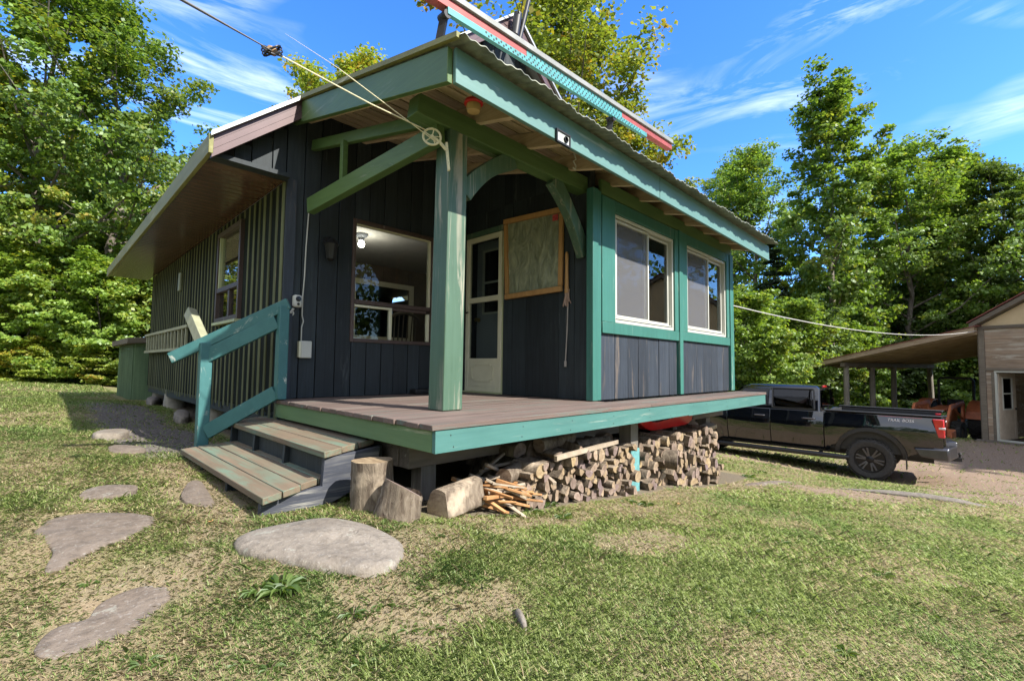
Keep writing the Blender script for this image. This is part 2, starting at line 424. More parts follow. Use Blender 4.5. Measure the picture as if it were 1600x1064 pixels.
# sunroom sliders
for a, b, z0, z1 in ((4.285, 5.685, .815, 1.995), (6.065, 7.475, .825, 2.005)):
    fr = MB().frame(SR, a, b, z0, z1, .034, -.04, .03).obox(SR, a+.045, b-.045, z0+.045, z0+.06, -.02, .02).build('slider_window', WHITE, cabin, bevel=.004)
    mid = a+(b-a)*.54
    s1 = MB().frame(SR, a+.046, mid+.025, z0+.062, z1-.047, .028, -.012, .02).build('sash', WHITE, fr, bevel=.003)
    s2 = MB().frame(SR, mid-.03, b-.046, z0+.062, z1-.047, .028, -.036, -.014).build('sash', WHITE, fr, bevel=.003)
    pane('pane', fr, SR, a+.081, mid-.01, z0+.097, z1-.082, .0)
    pane('pane', fr, SR, mid+.005, b-.081, z0+.097, z1-.082, -.024)
    pane('insect_screen', fr, SR, a+.08, mid-.01, z0+.096, z1-.081, .010, SCREEN)
# big front window
fr = MB().frame(F, WIN[0]-.02, WIN[1]+.02, WIN[2]-.02, WIN[3]+.02, .04, -.05, .04).obox(F, WIN[0]+.02, WIN[1]-.02, 1.0, 1.045, -.03, .022).build('porch_window', BROWNF, cabin, bevel=.004)
MB().obox(F, WIN[1]-.045, WIN[1]-.021, 1.05, 1.875, -.04, .012).obox(F, 2.365, WIN[1]-.045, 1.862, 1.878, -.04, .012).build('sash', CREAM, fr, bevel=.003); MB().obox(F, WIN[0]+.022, 2.835, .965, .99, -.03, .012).obox(F, 2.80, 2.835, .624, .965, -.03, .012).build('sash', CREAM, fr, bevel=.003); MB().obox(F, WIN[1]-.06, WIN[1]-.024, .624, .96, -.03, .008).build('sash', CREAM, fr, bevel=.003)
MB().obox(F, 2.84, 3.31, .964, .996, -.03, .01).build('sash', BROWNF, fr)
pane('pane', fr, F, WIN[0]+.022, WIN[1]-.046, 1.046, 1.861, -.012, GLASSP)
pane('pane', fr, F, WIN[0]+.022, 2.80, .622, .964, -.012, GLASSP); pane('pane', fr, F, 2.836, WIN[1]-.062, .622, .963, -.02, GLASSP)
# side window
fr = MB().frame(SD, SWIN[0]-.05, SWIN[1]+.05, SWIN[2]-.05, SWIN[3]+.05, .055, -.05, .045).build('side_window', BROWNF, cabin, bevel=.004)
MB().obox(SD, SWIN[0]+.006, SWIN[1]-.006, 1.235, 1.29, -.03, .04).obox(SD, 6.40, 6.47, SWIN[2]+.006, 1.234, -.03, .025).build('sash', BROWNF, fr)
MB().obox(SD, SWIN[1]-.05, SWIN[1]-.006, 1.292, SWIN[3]-.006, -.02, .03).obox(SD, SWIN[0]-.05, SWIN[1]+.05, SWIN[2]-.085, SWIN[2]-.052, -.02, .07).build('sill', CREAMD, fr)
pane('pane', fr, SD, SWIN[0]+.006, SWIN[1]-.051, 1.29, SWIN[3]-.006, 0); pane('pane', fr, SD, SWIN[0]+.006, 6.40, SWIN[2]+.006, 1.234, 0); pane('pane', fr, SD, 6.47, SWIN[1]-.006, SWIN[2]+.006, 1.234, 0)
# loft window in the gable
fr = MB().frame(F, 3.9, 4.95, 3.55, 4.5, .06, -.05, .04).build('loft_window', WHITE, cabin)
pane('pane', fr, F, 3.96, 4.89, 3.61, 4.44, 0)
# storm door, inner door and header
MB().obox(DW, 4.02, 4.74, 2.006, 2.073, .001, .035).build('door_header', GREENZ, cabin, bevel=.003)
sd = MB().frame(DW, 4.045, 4.715, .02, 2.0, .06, -.02, .03).obox(DW, 4.105, 4.655, 1.15, 1.215, -.015, .028).obox(DW, 4.105, 4.655, .08, .435, -.015, .024).build('storm_door', CREAM, cabin, bevel=.004)
pts = []
kp = MB()
for q in range(1):
    a, b, z0, z1, e = 4.19, 4.58, .15, .36, .045
    outl = [(a+e, z0), (b-e, z0), (b-e, z0+e*.6), (b, z0+e*.6), (b, z1-e*.6), (b-e, z1-e*.6), (b-e, z1), (a+e, z1), (a+e, z1-e*.6), (a, z1-e*.6), (a, z0+e*.6), (a+e, z0+e*.6)]
    for i in range(len(outl)):
        p, r_ = outl[i], outl[(i+1) % len(outl)]
        kp.beam(DW.p(p[0], p[1], .027), DW.p(r_[0], r_[1], .027), .012, .012, (0, 0, 1) if abs(p[1]-r_[1]) < .001 else (0, 1, 0))
kp.build('kick_panel_moulding', CREAM, sd)
pane('pane', sd, DW, 4.106, 4.654, 1.216, 1.939, .004); pane('pane', sd, DW, 4.106, 4.654, .436, 1.149, .004)
MB().tube([DW.p(4.69, 1.03, .03), DW.p(4.69, 1.03, .06), DW.p(4.62, 1.03, .07)], .009, 8).build('handle', BLACKI, sd)
MB().obox(DW, 4.71, 4.74, .02, 2.0, -.03, .01).obox(DW, 4.02, 4.044, .02, 2.0, -.03, .01).obox(DW, 4.02, 4.74, .003, .019, -.03, .06).build('door_jamb', CREAMD, cabin)
idr = MB().obox(DW, 4.10, 4.70, .03, .44, -.19, -.15).obox(DW, 4.10, 4.70, .44, .9, -.19, -.15).frame(DW, 4.10, 4.70, .9, 1.98, .12, -.19, -.15).build('inner_door', GREYD, cabin, bevel=.003)
MB().frame(DW, 4.215, 4.585, 1.015, 1.865, .025, -.16, -.14).obox(DW, 4.24, 4.56, 1.42, 1.445, -.16, -.142).build('window_moulding', WHITE, idr)
pane('pane', idr, DW, 4.24, 4.56, 1.04, 1.84, -.165, GLASSD)
MB().lathe([(.0, 0), (.028, 0), (.03, .02), (.012, .03), (.012, .045), (.026, .05), (.028, .07), (0, .08)], DW.p(4.65, .95, -.155), (-1, 0, 0), 14).build('door_knob', plain_mat('brass', (.35, .25, .1), .3, .9), idr)
# rooms seen through the panes
w = MB(); w.box((1.75, YF+.12, 2.32), (7.3, YB-.1, 2.36)); w.build('room_ceiling', INTC, cabin)
w = MB(); w.box((1.75, YF+.12, -.05), (7.3, YB-.1, 0)); w.build('room_floor', INTW, cabin)
w = MB(); boards(w, Pl((0, 8.4, 0), (1, 0, 0), (0, -1, 0)), 1.75, 7.3, 0, 2.32, .3, [(2.6, 3.4, 0, 2.02), (4.2, 5.4, .9, 1.9)]); w.build('room_partition', INTW, cabin)
w = MB(); w.frame(Pl((0, 8.36, 0), (1, 0, 0), (0, -1, 0)), 4.1, 5.5, .8, 2.0, .1, 0, .03).frame(Pl((0, 8.36, 0), (1, 0, 0), (0, -1, 0)), 2.52, 3.48, .0, 2.1, .08, 0, .03).build('room_trim', CREAM, cabin)
w = MB(); w.box((6.0, YF+.4, 0), (6.5, YF+2.6, .9)); w.box((6.3, YF+.4, 1.4), (6.5, YF+2.6, 2.1)); w.build('room_cupboard', GREYD, cabin)
w = MB(); w.box((3.98, 2.8, 2.2), (7.6, YF-.04, 2.24)); w.build('sunroom_ceiling', INTW, cabin)
# chair seen at the window
ch = thing('spindle_chair', 'dark spindle back chair inside the cabin behind the porch window', 'chair', (3.35, 5.5, 0))
w = MB(); w.box((3.12, 5.3, .43), (3.55, 5.72, .47)); w.build('seat', GREYW, ch, bevel=.01)
for dx, dy in ((3.15, 5.33), (3.52, 5.33), (3.15, 5.69), (3.52, 5.69)): MB().tube([(dx, dy, 0), (dx, dy, .43)], .018, 8).build('leg', GREYW, ch)
w = MB()
for q in range(7): w.tube([(3.15+.062*q, 5.32, .47), (3.13+.066*q, 5.26, .95+.05*math.sin(q/6*math.pi))], .009, 6)
w.tube([(3.12, 5.26, .95), (3.23, 5.255, 1.0), (3.34, 5.25, 1.02), (3.45, 5.255, 1.0), (3.56, 5.26, .95)], .022, 8); w.build('backrest', GREYW, ch)
LB_ = CAMP + ray(565, 366)*((2.318-CAMP.z)/ray(565, 366).z); LB_ = (LB_.x, LB_.y, 2.318)
cl = thing('ceiling_lamp', 'small ceiling lamp with a lit bulb inside the cabin', 'ceiling lamp', LB_)
MB().lathe([(0, 0), (.10, 0), (.09, -.03), (.05, -.06), (.04, -.10), (0, -.10)], LB_).build('lamp_base', GREYD, cl)
MB().lathe([(0, -.10), (.03, -.11), (.05, -.15), (.04, -.19), (0, -.21)], LB_).build('bulb', BULB, cl)
L = bpy.data.lights.new('ceiling_lamp_light', 'POINT'); L.energy = 6; L.color = (1, .93, .82); L.shadow_soft_size = .05
lo = bpy.data.objects.new('ceiling_lamp_light', L); lo.location = (LB_[0], LB_[1], 1.98); COL.objects.link(lo)

# ---- main roof
w = MB()
for sgn in (-1, 1):
    def X(x): return x if sgn < 0 else 2*RX-x
    w.prism([(X(EX), 4.52, EZ), (X(RX), 4.52, RZ), (X(RX), 4.52, RZ-.05), (X(EX+.03), 4.52, EZ-.03)], (0, YB+.5-4.52, 0))
roof = w.build('main_roof', ROOFM, cabin)
w = MB()
for k in range(3):                       # ribbed rake trim
    o0, o1 = -.002-.068*k, -.066-.068*k
    for sgn in (-1, 1):
        xs = [(EX-.005, EZ), (RX, RZ)]
        P = [(xs[0][0], 4.515-.006*k, xs[0][1]+o0), (xs[1][0], 4.515-.006*k, xs[1][1]+o0), (xs[1][0], 4.515-.006*k, xs[1][1]+o1), (xs[0][0], 4.515-.006*k, xs[0][1]+o1)]
        if sgn > 0: P = [(2*RX-p[0], p[1], p[2]) for p in P]
        w.prism(P, (0, .05, 0))
w.build('rake_trim', PINKM, roof)
w = MB()
for sgn in (-1, 1):
    P = [(EX-.02, 4.47, EZ+.01), (RX, 4.47, RZ+.012), (RX, 4.47, RZ-.028), (EX-.02, 4.47, EZ-.03)]
    if sgn > 0: P = [(2*RX-p[0], p[1], p[2]) for p in P]
    w.prism(P, (0, .04, 0))
w.build('drip_edge', ROOFM, roof)
w = MB(); w.box((EX-.03, 4.50, EZ-.17), (EX+.005, YB+.5, EZ-.005)); w.build('eave_fascia', EAVEF, roof, bevel=.004)
w = MB(); y = 4.75
while y < YB+.48:
    w.box((EX+.01, y, 2.125), (XL-.001, y+.112, 2.14+R.uniform(0, .004))); y += .123
w.build('soffit', SOFF, roof, bevel=.004)
w = MB(); w.box((EX+.01, 4.60, 2.12), (XL-.001, 4.735, 2.16)); w.build('soffit_end_board', DARK, roof)
# mast on the gable peak
w = MB(); w.tube([(4.50, 4.40, 4.75), (4.84, 4.42, 5.95), (4.95, 4.42, 6.5)], [.035, .03, .03], 10)
w.tube([(4.46, 4.40, 4.95), (4.52, 4.40, 5.3)], .06, 10); w.tube([(4.6, 4.45, 5.30), (4.45, 4.2, 5.5), (4.5, 3.9, 5.85), (4.7, 3.7, 6.4)], .008, 6); w.tube([(4.62, 4.40, 5.2), (4.25, 4.25, 5.4), (4.15, 4.0, 5.9)], .007, 6)
mast = w.build('roof_mast', BLACKI, None, (4.5, 4.4, 4.75)); tag(mast, 'dark steel mast rising from the gable peak', 'mast')

# ---- porch roof
PS = .25
def pz(y): return 2.31 + PS*(y-2.85)     # underside of rafters
w = MB(); nx = 960; x0, x1 = 1.66, 7.97
vs = []; fs = []
rows = [2.045, 2.9, 3.9, 4.82]
for j, yy in enumerate(rows):
    for i in range(nx+1):
        x = x0+(x1-x0)*i/nx
        vs.append((x, yy + (.012*math.sin(x*7.3)+.01*math.sin(x*23) if j == 0 else 0), pz(yy)+.168+.0055*math.cos(2*math.pi*x/.076)-(.02*math.sin((x-x0)/(x1-x0)*math.pi) if yy < 2.5 else 0)))
b = len(vs)
vs += [(p[0], p[1], p[2]-.006) for p in vs]
for j in range(len(rows)-1):
    for i in range(nx):
        a = j*(nx+1)+i; fs.append((a, a+1, a+nx+2, a+nx+1)); fs.append((b+a, b+a+nx+1, b+a+nx+2, b+a+1))
for i in range(nx): fs.append((i, b+i, b+i+1, i+1))
w.add(vs, fs); proof = w.build('porch_roof', ROOFE, cabin, smooth=50)
w = MB(); yy = 2.235; k = 0
while yy < 4.70:
    bwid = R.uniform(.12, .16)
    w.hexa([(1.71, yy, pz(yy)+.142), (7.9, yy, pz(yy)+.142), (7.9, yy+bwid, pz(yy+bwid)+.142), (1.71, yy+bwid, pz(yy+bwid)+.142)] + [(1.71, yy, pz(yy)+.164), (7.9, yy, pz(yy)+.164), (7.9, yy+bwid, pz(yy+bwid)+.164), (1.71, yy+bwid, pz(yy+bwid)+.164)])
    yy += bwid + R.uniform(.01, .05)
w.build('sheathing', SHEATH, proof)
for k in range(11):
    x = 1.78+.605*k
    w = MB(); jz = R.uniform(-.012, .012)
    w.hexa([(x, 2.235, pz(2.235)+jz), (x+.055, 2.235, pz(2.235)+jz), (x+.055, 4.70, pz(4.7)), (x, 4.70, pz(4.7)), (x, 2.235, pz(2.235)+.14), (x+.055, 2.235, pz(2.235)+.14), (x+.055, 4.70, pz(4.7)+.14), (x, 4.70, pz(4.7)+.14)])
    w.build('rafter', RAFT, proof, bevel=.003)
w = MB()
w.prism([(1.665, 2.215, 2.06), (1.665, 4.80, 2.73), (1.665, 4.80, 2.935), (1.665, 2.215, 2.285)], (.04, 0, 0)); w.build('rake_board', GREEN, proof, bevel=.004)
w = MB(); w.prism([(1.64, 2.10, 2.275), (1.64, 4.80, 2.942), (1.64, 4.80, 2.985), (1.64, 2.10, 2.31)], (.03, 0, 0)); w.build('rake_edge', EAVEF, proof)
for a, b_, d0, d1, nm in ((1.706, 4.33, 0, -.012, 'a'), (4.336, 7.93, -.012, -.03, 'b')):
    w = MB(); w.hexa([(a, 2.185, 2.06+d0), (b_, 2.185, 2.06+d1), (b_, 2.215, 2.06+d1), (a, 2.215, 2.06+d0), (a, 2.185, 2.285+d0), (b_, 2.185, 2.285+d1), (b_, 2.215, 2.285+d1), (a, 2.215, 2.285+d0)])
    w.build('roof_fascia', FASC, proof, bevel=.004)

# ---- porch frame
w = MB(); w.prism([(1.83, 2.78, 2.16), (1.85, 2.78, 2.31), (4.03, 2.78, 2.31), (4.03, 2.78, 2.15), (1.9, 2.78, 2.15)], (0, .14, 0)); w.build('porch_beam', GREENX, cabin, bevel=.006)
w = MB(); w.hexa([(2.10, 2.77, 0.002), (2.285, 2.77, .002), (2.285, 2.955, .002), (2.10, 2.955, .002), (2.125, 2.775, 2.148), (2.30, 2.775, 2.148), (2.30, 2.95, 2.148), (2.125, 2.95, 2.148)])
w.build('porch_post', GREENZ, cabin, bevel=.007)
def curved_brace(P0, P1, P2, wd, y0, th, name):
    n = 14; L1 = []; L2 = []
    for i in range(n+1):
        t = i/n; p = [(1-t)**2*P0[k]+2*t*(1-t)*P1[k]+t*t*P2[k] for k in (0, 1)]
        d = [2*(1-t)*(P1[k]-P0[k])+2*t*(P2[k]-P1[k]) for k in (0, 1)]; l = math.hypot(*d)
        nn = (-d[1]/l, d[0]/l); ww = wd*(.5+.12*abs(2*t-1))
        L1.append((p[0]+nn[0]*ww, p[1]+nn[1]*ww)); L2.append((p[0]-nn[0]*ww, p[1]-nn[1]*ww))
    m = MB(); vs = []; fs = []
    for a, b2 in zip(L1, L2):
        for yy in (y0, y0+th): vs += [(a[0], yy, a[1]), (b2[0], yy, b2[1])]
    for i in range(n):
        o = i*4; q = o+4
        fs += [(o, o+1, q+1, q), (o+2, q+2, q+3, o+3), (o, q, q+2, o+2), (o+1, o+3, q+3, q+1)]
    fs += [(0, 2, 3, 1), (n*4, n*4+1, n*4+3, n*4+2)]
    m.add(vs, fs); return m.build(name, GREENZ, cabin, bevel=.005)
curved_brace((2.30, 1.70), (2.51, 1.98), (2.86, 2.15), .125, 2.80, .09, 'curved_brace')
curved_brace((3.42, 2.16), (3.72, 1.93), (3.95, 1.50), .125, 2.80, .09, 'curved_brace')
w = MB(); w.beam((2.06, 2.80, 2.09), (1.80, 4.56, 1.875), .075, .15); w.build('diagonal_brace', GREEN, cabin, bevel=.005)
w = MB(); w.beam((2.02, 2.85, 2.20), (1.87, 4.70, 2.555), .05, .10); w.build('tie_board', GREEN, cabin, bevel=.004)
w = MB(); w.beam((1.885, 4.05, 1.99), (1.885, 4.05, 2.39), .05, .06, (0, 1, 0)); w.build('strut', GREEN, cabin, bevel=.004)

# ---- deck
w = MB(); y = 2.165; rr = random.Random(3)
while y < YF-.03:
    bw = .135
    y2 = min(y+bw, YF-.03)
    xe = 7.60 if y2 < 2.70 else 3.93
    xs = [1.575+rr.uniform(-.008, .008)]
    if rr.random() < .6 and xe > 5: xs.append(rr.uniform(3, 6))
    xs.append(xe)
    for a, b_ in zip(xs, xs[1:]): w.box((a+.002, y+.003, -.034), (b_-.002, y2-.003, rr.uniform(-.003, .0)))
    y = y2
deck = w.build('deck', DECKB, cabin, bevel=.004)
for fa, fb, fz, fy in ((1.602, 4.95, -.165, 2.175), (4.953, 7.58, -.172, 2.177)):
    w = MB(); w.box((fa, fy, fz), (fb, 2.205, -.036)); w.cur = 1; x = fa+.12
    while x < fb:
        for zn in (-.065, -.135): w.lathe([(.0045, 0), (.0045, .0012), (0, .0012)], (x+R.uniform(-.02, .02), fy-.0002, zn+R.uniform(-.008, .008)), (0, -1, 0), 8)
        x += R.uniform(.35, .62)
    w.build('deck_fascia', [TEALX, BLACKI], deck, bevel=.003)
w = MB(); w.box((1.60, 2.206, -.165), (1.632, YF-.03, -.036)); w.build('deck_fascia', TEALY, deck, bevel=.004)
w = MB()
for k in range(10): x = 1.9+.6*k; w.box((x, 2.21, -.17), (x+.04, YF-.04, -.037))
w.build('deck_joists', GREYW, deck)
w = MB(); w.box((1.80, 2.74, -.37), (7.45, 2.86, -.172)); w.build('rim_beam', GREYW, cabin, bevel=.005)
w = MB(); w.box((1.79, 2.861, -.37), (1.88, YF, -.172)); w.build('rim_beam', GREYW, cabin, bevel=.005)
def leg(x, y, s, z1, mat, name='support_post'):
    w = MB(); w.box((x-s/2, y-s/2, gz(x, y)-.15), (x+s/2, y+s/2, z1)); return w.build(name, mat, cabin, bevel=.006)
leg(2.0, 2.85, .13, -.371, GREYZ); leg(5.4, 2.85, .13, -.371, GREYZ); leg(6.85, 2.80, .14, -.371, GREYZ)
lg = MB(); z = gz(4.22, 2.5)
lg.box((4.15, 2.41, z-.2), (4.31, 2.56, z+.42)); pier = lg.build('painted_pier', plain_mat('flaked_turquoise_paint', (.10, .26, .265), .7, var=.3, vs=14), cabin, bevel=.006)
lg = MB(); lg.box((4.16, 2.42, z+.421), (4.30, 2.56, -.173)); lg.build('support_post', GREYZ, cabin, bevel=.005)
for (x, y) in ((1.78, 10.3), (1.8, 7.6), (1.85, 12.0)):
    z = gz(x, y); MB().lathe([(.17, z-.2), (.17, z+.1), (.145, -.14), (0, -.14)], (x, y, 0), n=20).build('concrete_pier', CONC, cabin)
w = MB(); w.box((2.3, YF+.3, -2.2), (7.5, YF+.34, -.152)); w.box((2.3, YF+.345, -1.5), (2.34, YB, -.152)); w.build('underfloor_light_block', DARK, cabin)  # dark boards added under the house to shut out light from behind
w = MB(); w.box((XL+.02, YF, -.26), (XL+.1, YB, -.132)); w.build('sill_beam', DARK, cabin)
# ================================================================ STEPS AND RAIL
st = thing('porch_steps', 'two worn wooden steps with teal handrail at the deck edge', 'steps', (1.2, 3.9, -.56))
def tread(fl, fr, br, bl, n, nm):
    fl, fr, br, bl = map(Vector, (fl, fr, br, bl))
    for i in range(n):
        a, b_ = i/n+.008, (i+1)/n-.008
        e = R.uniform(-.012, .012)
        q = [fl.lerp(bl, a), fr.lerp(br, a)+Vector((0, e, 0)), fr.lerp(br, b_)+Vector((0, e, 0)), fl.lerp(bl, b_)]
        MB().hexa([p+Vector((0, 0, -.042)) for p in q]+q).build('tread_board', STEPB, st, bevel=.005)
tread((1.30, 5.08, -.215), (1.29, 2.92, -.215), (1.70, 3.02, -.185), (1.70, 5.12, -.185), 3, 'upper')
tread((.905, 4.93, -.415), (.92, 2.86, -.42), (1.42, 3.04, -.385), (1.42, 5.0, -.385), 4, 'lower')
SP = [(.94, -.575), (.94, -.465), (1.30, -.435), (1.31, -.262), (1.70, -.23), (1.69, -.31), (1.62, -.42), (1.50, -.50), (1.36, -.55), (1.18, -.585)]
for y, mt in ((2.945, STRING), (3.62, DARK), (4.3, DARK), (4.95, DARK)):
    MB().prism([(x, y, z) for x, z in SP], (0, .04, 0)).build('stringer', mt, st, bevel=.003)
w = MB(); w.box((1.345, 2.99, -.40), (1.365, 4.9, -.26)); w.box((1.72, 2.99, -.62), (1.74, 4.7, -.23)); w.build('riser', DARK, st)
w = MB(); w.beam((1.60, 4.60, .006), (1.60, 4.60, .88), .10, .085, (1, 0, 0)); w.build('upper_newel', RAILP, st, bevel=.006)
w = MB(); w.beam((1.10, 5.10, -.62), (1.09, 5.06, .525), .10, .095, (1, 0, 0)); w.build('lower_newel', RAILP, st, bevel=.006)
w = MB(); w.beam((1.635, 4.56, .905), (.86, 5.27, .375), .035, .105, (0, 0, 1)); w.build('handrail', RAILP, st, bevel=.005)
w = MB(); w.beam((1.56, 4.63, .73), (1.10, 5.05, .40), .04, .13); w.build('rail_board', RAILP, st, bevel=.005)
w = MB(); w.beam((1.57, 4.62, .07), (1.12, 5.04, -.30), .04, .13); w.build('rail_board', RAILP, st, bevel=.005)
tb = MB(); a = onX(1.16, 297, 488); b_ = onX(1.14, 322, 543)
tb.beam(a, b_-Vector((0, 0, .02)), .11, .085, (1, .6, 0)); o = tb.build('timber_block', grain_mat('pale_weathered_timber', (.30, .31, .20), (.18, .18, .12), (.4, .38, .3), .1, 'n', .75, .2), None, b_, bevel=.006)
tag(o, 'pale square timber leaning behind the lower handrail post', 'timber')

# ================================================================ SMALL THINGS ON THE CABIN
def single(mb, name, mat, label, cat, base, group=None, **k):
    o = mb.build(name, mat, None, base, **k); return tag(o, label, cat, group)
# security camera
c = thing('security_camera', 'white security camera on a bracket by the handrail top', 'camera', tuple(F.p(1.73, .87, .04)))
p = F.p(1.745, .945, .10)
MB().obox(F, 1.70, 1.785, .885, 1.005, .06, .125).build('camera_body', WHITE, c, bevel=.02)
MB().lathe([(0, 0), (.027, 0), (.024, .012), (0, .014)], F.p(1.742, .965, .125), (0, -1, 0), 18).build('lens', plain_mat('black_plastic', (.012, .012, .014), .2), c)
MB().lathe([(0, 0), (.013, 0), (.011, .008), (0, .009)], F.p(1.742, .915, .125), (0, -1, 0), 14).build('sensor', BLACKI, c)
MB().tube([F.p(1.71, .83, .022), F.p(1.70, .835, .05), F.p(1.72, .875, .07)], .012, 8).lathe([(0, 0), (.028, 0), (.028, .012), (0, .012)], F.p(1.71, .83, .028), (0, -1, 0), 14).build('bracket', WHITE, c)
ob = thing('outlet_box', 'small white outlet box on the black wall near the deck', 'outlet box', tuple(F.p(1.85, .39, .03)))
MB().obox(F, 1.795, 1.905, .395, .565, .024, .085).build('cover', WHITE, ob, bevel=.01)
MB().obox(F, 1.78, 1.80, .40, .56, .03, .08).build('hinge', CREAM, ob, bevel=.004)
w = MB(); pts = [(1.87, 1.96), (1.845, 1.90), (1.83, 1.5), (1.825, 1.2), (1.815, 1.0), (1.815, .82), (1.83, .76), (1.815, .70), (1.815, .56)]
w.tube([F.p(u, z, .034) for u, z in pts], .0065, 6)
single(w, 'cable', WHITE, 'thin white cable hanging down the black wall to the outlet box', 'cable', tuple(F.p(1.82, .56, .03)))
wl = thing('wall_lamp', 'black wall lantern beside the large porch window', 'wall lamp', tuple(F.p(2.05, 1.42, .03)))
MB().lathe([(0, 0), (.05, 0), (.05, .015), (0, .02)], F.p(2.05, 1.60, .026), (0, -1, 0), 16).build('back_plate', BLACKI, wl)
MB().tube([F.p(2.05, 1.60, .03), F.p(2.05, 1.64, .08), F.p(2.05, 1.60, .12)], .009, 8).build('arm', BLACKI, wl)
MB().lathe([(.02, .16), (.075, .10), (.07, .09), (.045, -.05), (.02, -.07), (0, -.07)], F.p(2.05, 1.46, .12), (0, 0, 1), 8).build('lantern', BLACKI, wl)
mt = MB().obox(F, 3.08, 3.6, .004, .06, .03, .16); single(mt, 'boot_tray', BLACKI, 'low black tray on the deck beneath the porch window', 'tray', tuple(F.p(3.3, .004, .1)), bevel=.012)
em = MB().obox(SD, 9.2, 9.34, 1.52, 1.82, .012, .05); single(em, 'meter_box', plain_mat('meter_grey_green', (.26, .28, .20), .5), 'small grey box fixed to the battened side wall', 'meter box', tuple(SD.p(9.25, 1.5, .036)), bevel=.012)
# ladder hung on the side wall
ld = thing('wooden_ladder', 'pale wooden ladder hung sideways on the battened side wall', 'ladder', tuple(SD.p(10.2, .5, .06)))
LW = grain_mat('pale_ladder_wood', (.36, .36, .24), (.22, .22, .15), None, 0, 'y', .7, .2)
for z in (.55, .885): MB().obox(SD, 8.3, 12.15, z-.022, z+.022, .036, .09).build('ladder_rail', LW, ld)
for i in range(14): MB().obox(SD, 8.42+.275*i, 8.47+.275*i, .573, .862, .05, .075).build('rung', LW, ld)
# plastic covered frame
pf = thing('plastic_covered_frame', 'wooden frame covered with crinkled plastic on the porch wall', 'frame', tuple(DW.p(3.5, 1.15, .05)))
FT = [(3.99, 2.085), (3.075, 2.035), (3.09, 1.175), (3.955, 1.165)]
def fr_beam(a, b_, wd, dd):
    MB().beam(DW.p(a[0], a[1], dd), DW.p(b_[0], b_[1], dd), wd, .03, (-1, 0, 0)).build('frame_rail', OAK, pf, bevel=.004)
fr_beam(FT[0], FT[1], .06, .053); fr_beam(FT[3], FT[2], .06, .053); fr_beam((3.965, 2.05), (3.93, 1.20), .055, .045); fr_beam((3.105, 2.0), (3.118, 1.21), .055, .045)
w = MB(); nu, nz_ = 26, 24; vs = []; fs = []
for i in range(nu+1):
    for j in range(nz_+1):
        u = 3.955+(3.10-3.955)*i/nu; z = 1.18+(2.06-1.18)*j/nz_ - .03*i/nu*(j/nz_)
        e = min(i, nu-i, j, nz_-j)
        vs.append(DW.p(u, z, .036+(0 if e == 0 else R.uniform(-.006, .006))))
for i in range(nu):
    for j in range(nz_): a = i*(nz_+1)+j; fs.append((a, a+1, a+nz_+2, a+nz_+1))
w.add(vs, fs).build('plastic_sheet', PLAST, pf, smooth=80)
w = MB(); w.obox(DW, 3.15, 3.225, 1.935, 2.0, .050, .056); w.build('red_sticker', plain_mat('sticker_red', (.42, .05, .05), .5, var=.5, vs=60), pf)
# long handled brush hanging by the frame
bsh = thing('hanging_brush', 'wooden handled brush hanging on the black wall beside the plastic frame', 'brush', tuple(DW.p(3.03, 1.0, .06)))
MB().tube([DW.p(3.03, 1.56, .05), DW.p(3.03, 1.53, .05), DW.p(3.03, 1.35, .05), DW.p(3.03, 1.12, .05)], [.012, .02, .018, .024], 10).build('handle', OAK, bsh)
w = MB()
for i in range(26): w.tube([DW.p(3.03+R.uniform(-.03, .03), 1.16, .05+R.uniform(-.015, .015)), DW.p(3.03+R.uniform(-.05, .05), 1.0+R.uniform(-.03, .04), .05+R.uniform(-.02, .02))], .004, 4)
w.build('bristles', plain_mat('pinkish_bristles', (.38, .26, .20), .8), bsh)
rd = MB().tube([DW.p(3.02, 1.0, .04), DW.p(3.03, .7, .04), DW.p(3.045, .40, .045)], .007, 6).tube([DW.p(3.045, .40, .045), DW.p(3.045, .34, .045)], .014, 8)
single(rd, 'thin_rod', plain_mat('rod_grey', (.32, .29, .26), .5), 'thin grey rod hanging on the black wall under the brush', 'rod', tuple(DW.p(3.03, .34, .045)))
# lantern in the rafters
ln = thing('red_lantern', 'red capped lantern tucked in the rafters behind the roof fascia', 'lantern', (1.99, 2.42, 2.03))
q = onY(2.45, 740, 163)
MB().lathe([(.0, .04), (.035, .038), (.065, .018), (.068, .0), (.055, -.006), (0, -.006)], q, (0, 0, 1), 20).build('cap', REDG, ln)
MB().lathe([(.050, -.007), (.053, -.03), (.045, -.055), (0, -.06)], q, (0, 0, 1), 20).build('globe', plain_mat('amber_globe', (.42, .28, .12), .2), ln)
MB().lathe([(0, .04), (.015, .042), (.01, .07), (0, .075)], q, (0, 0, 1), 12).build('hanger', BLACKI, ln)
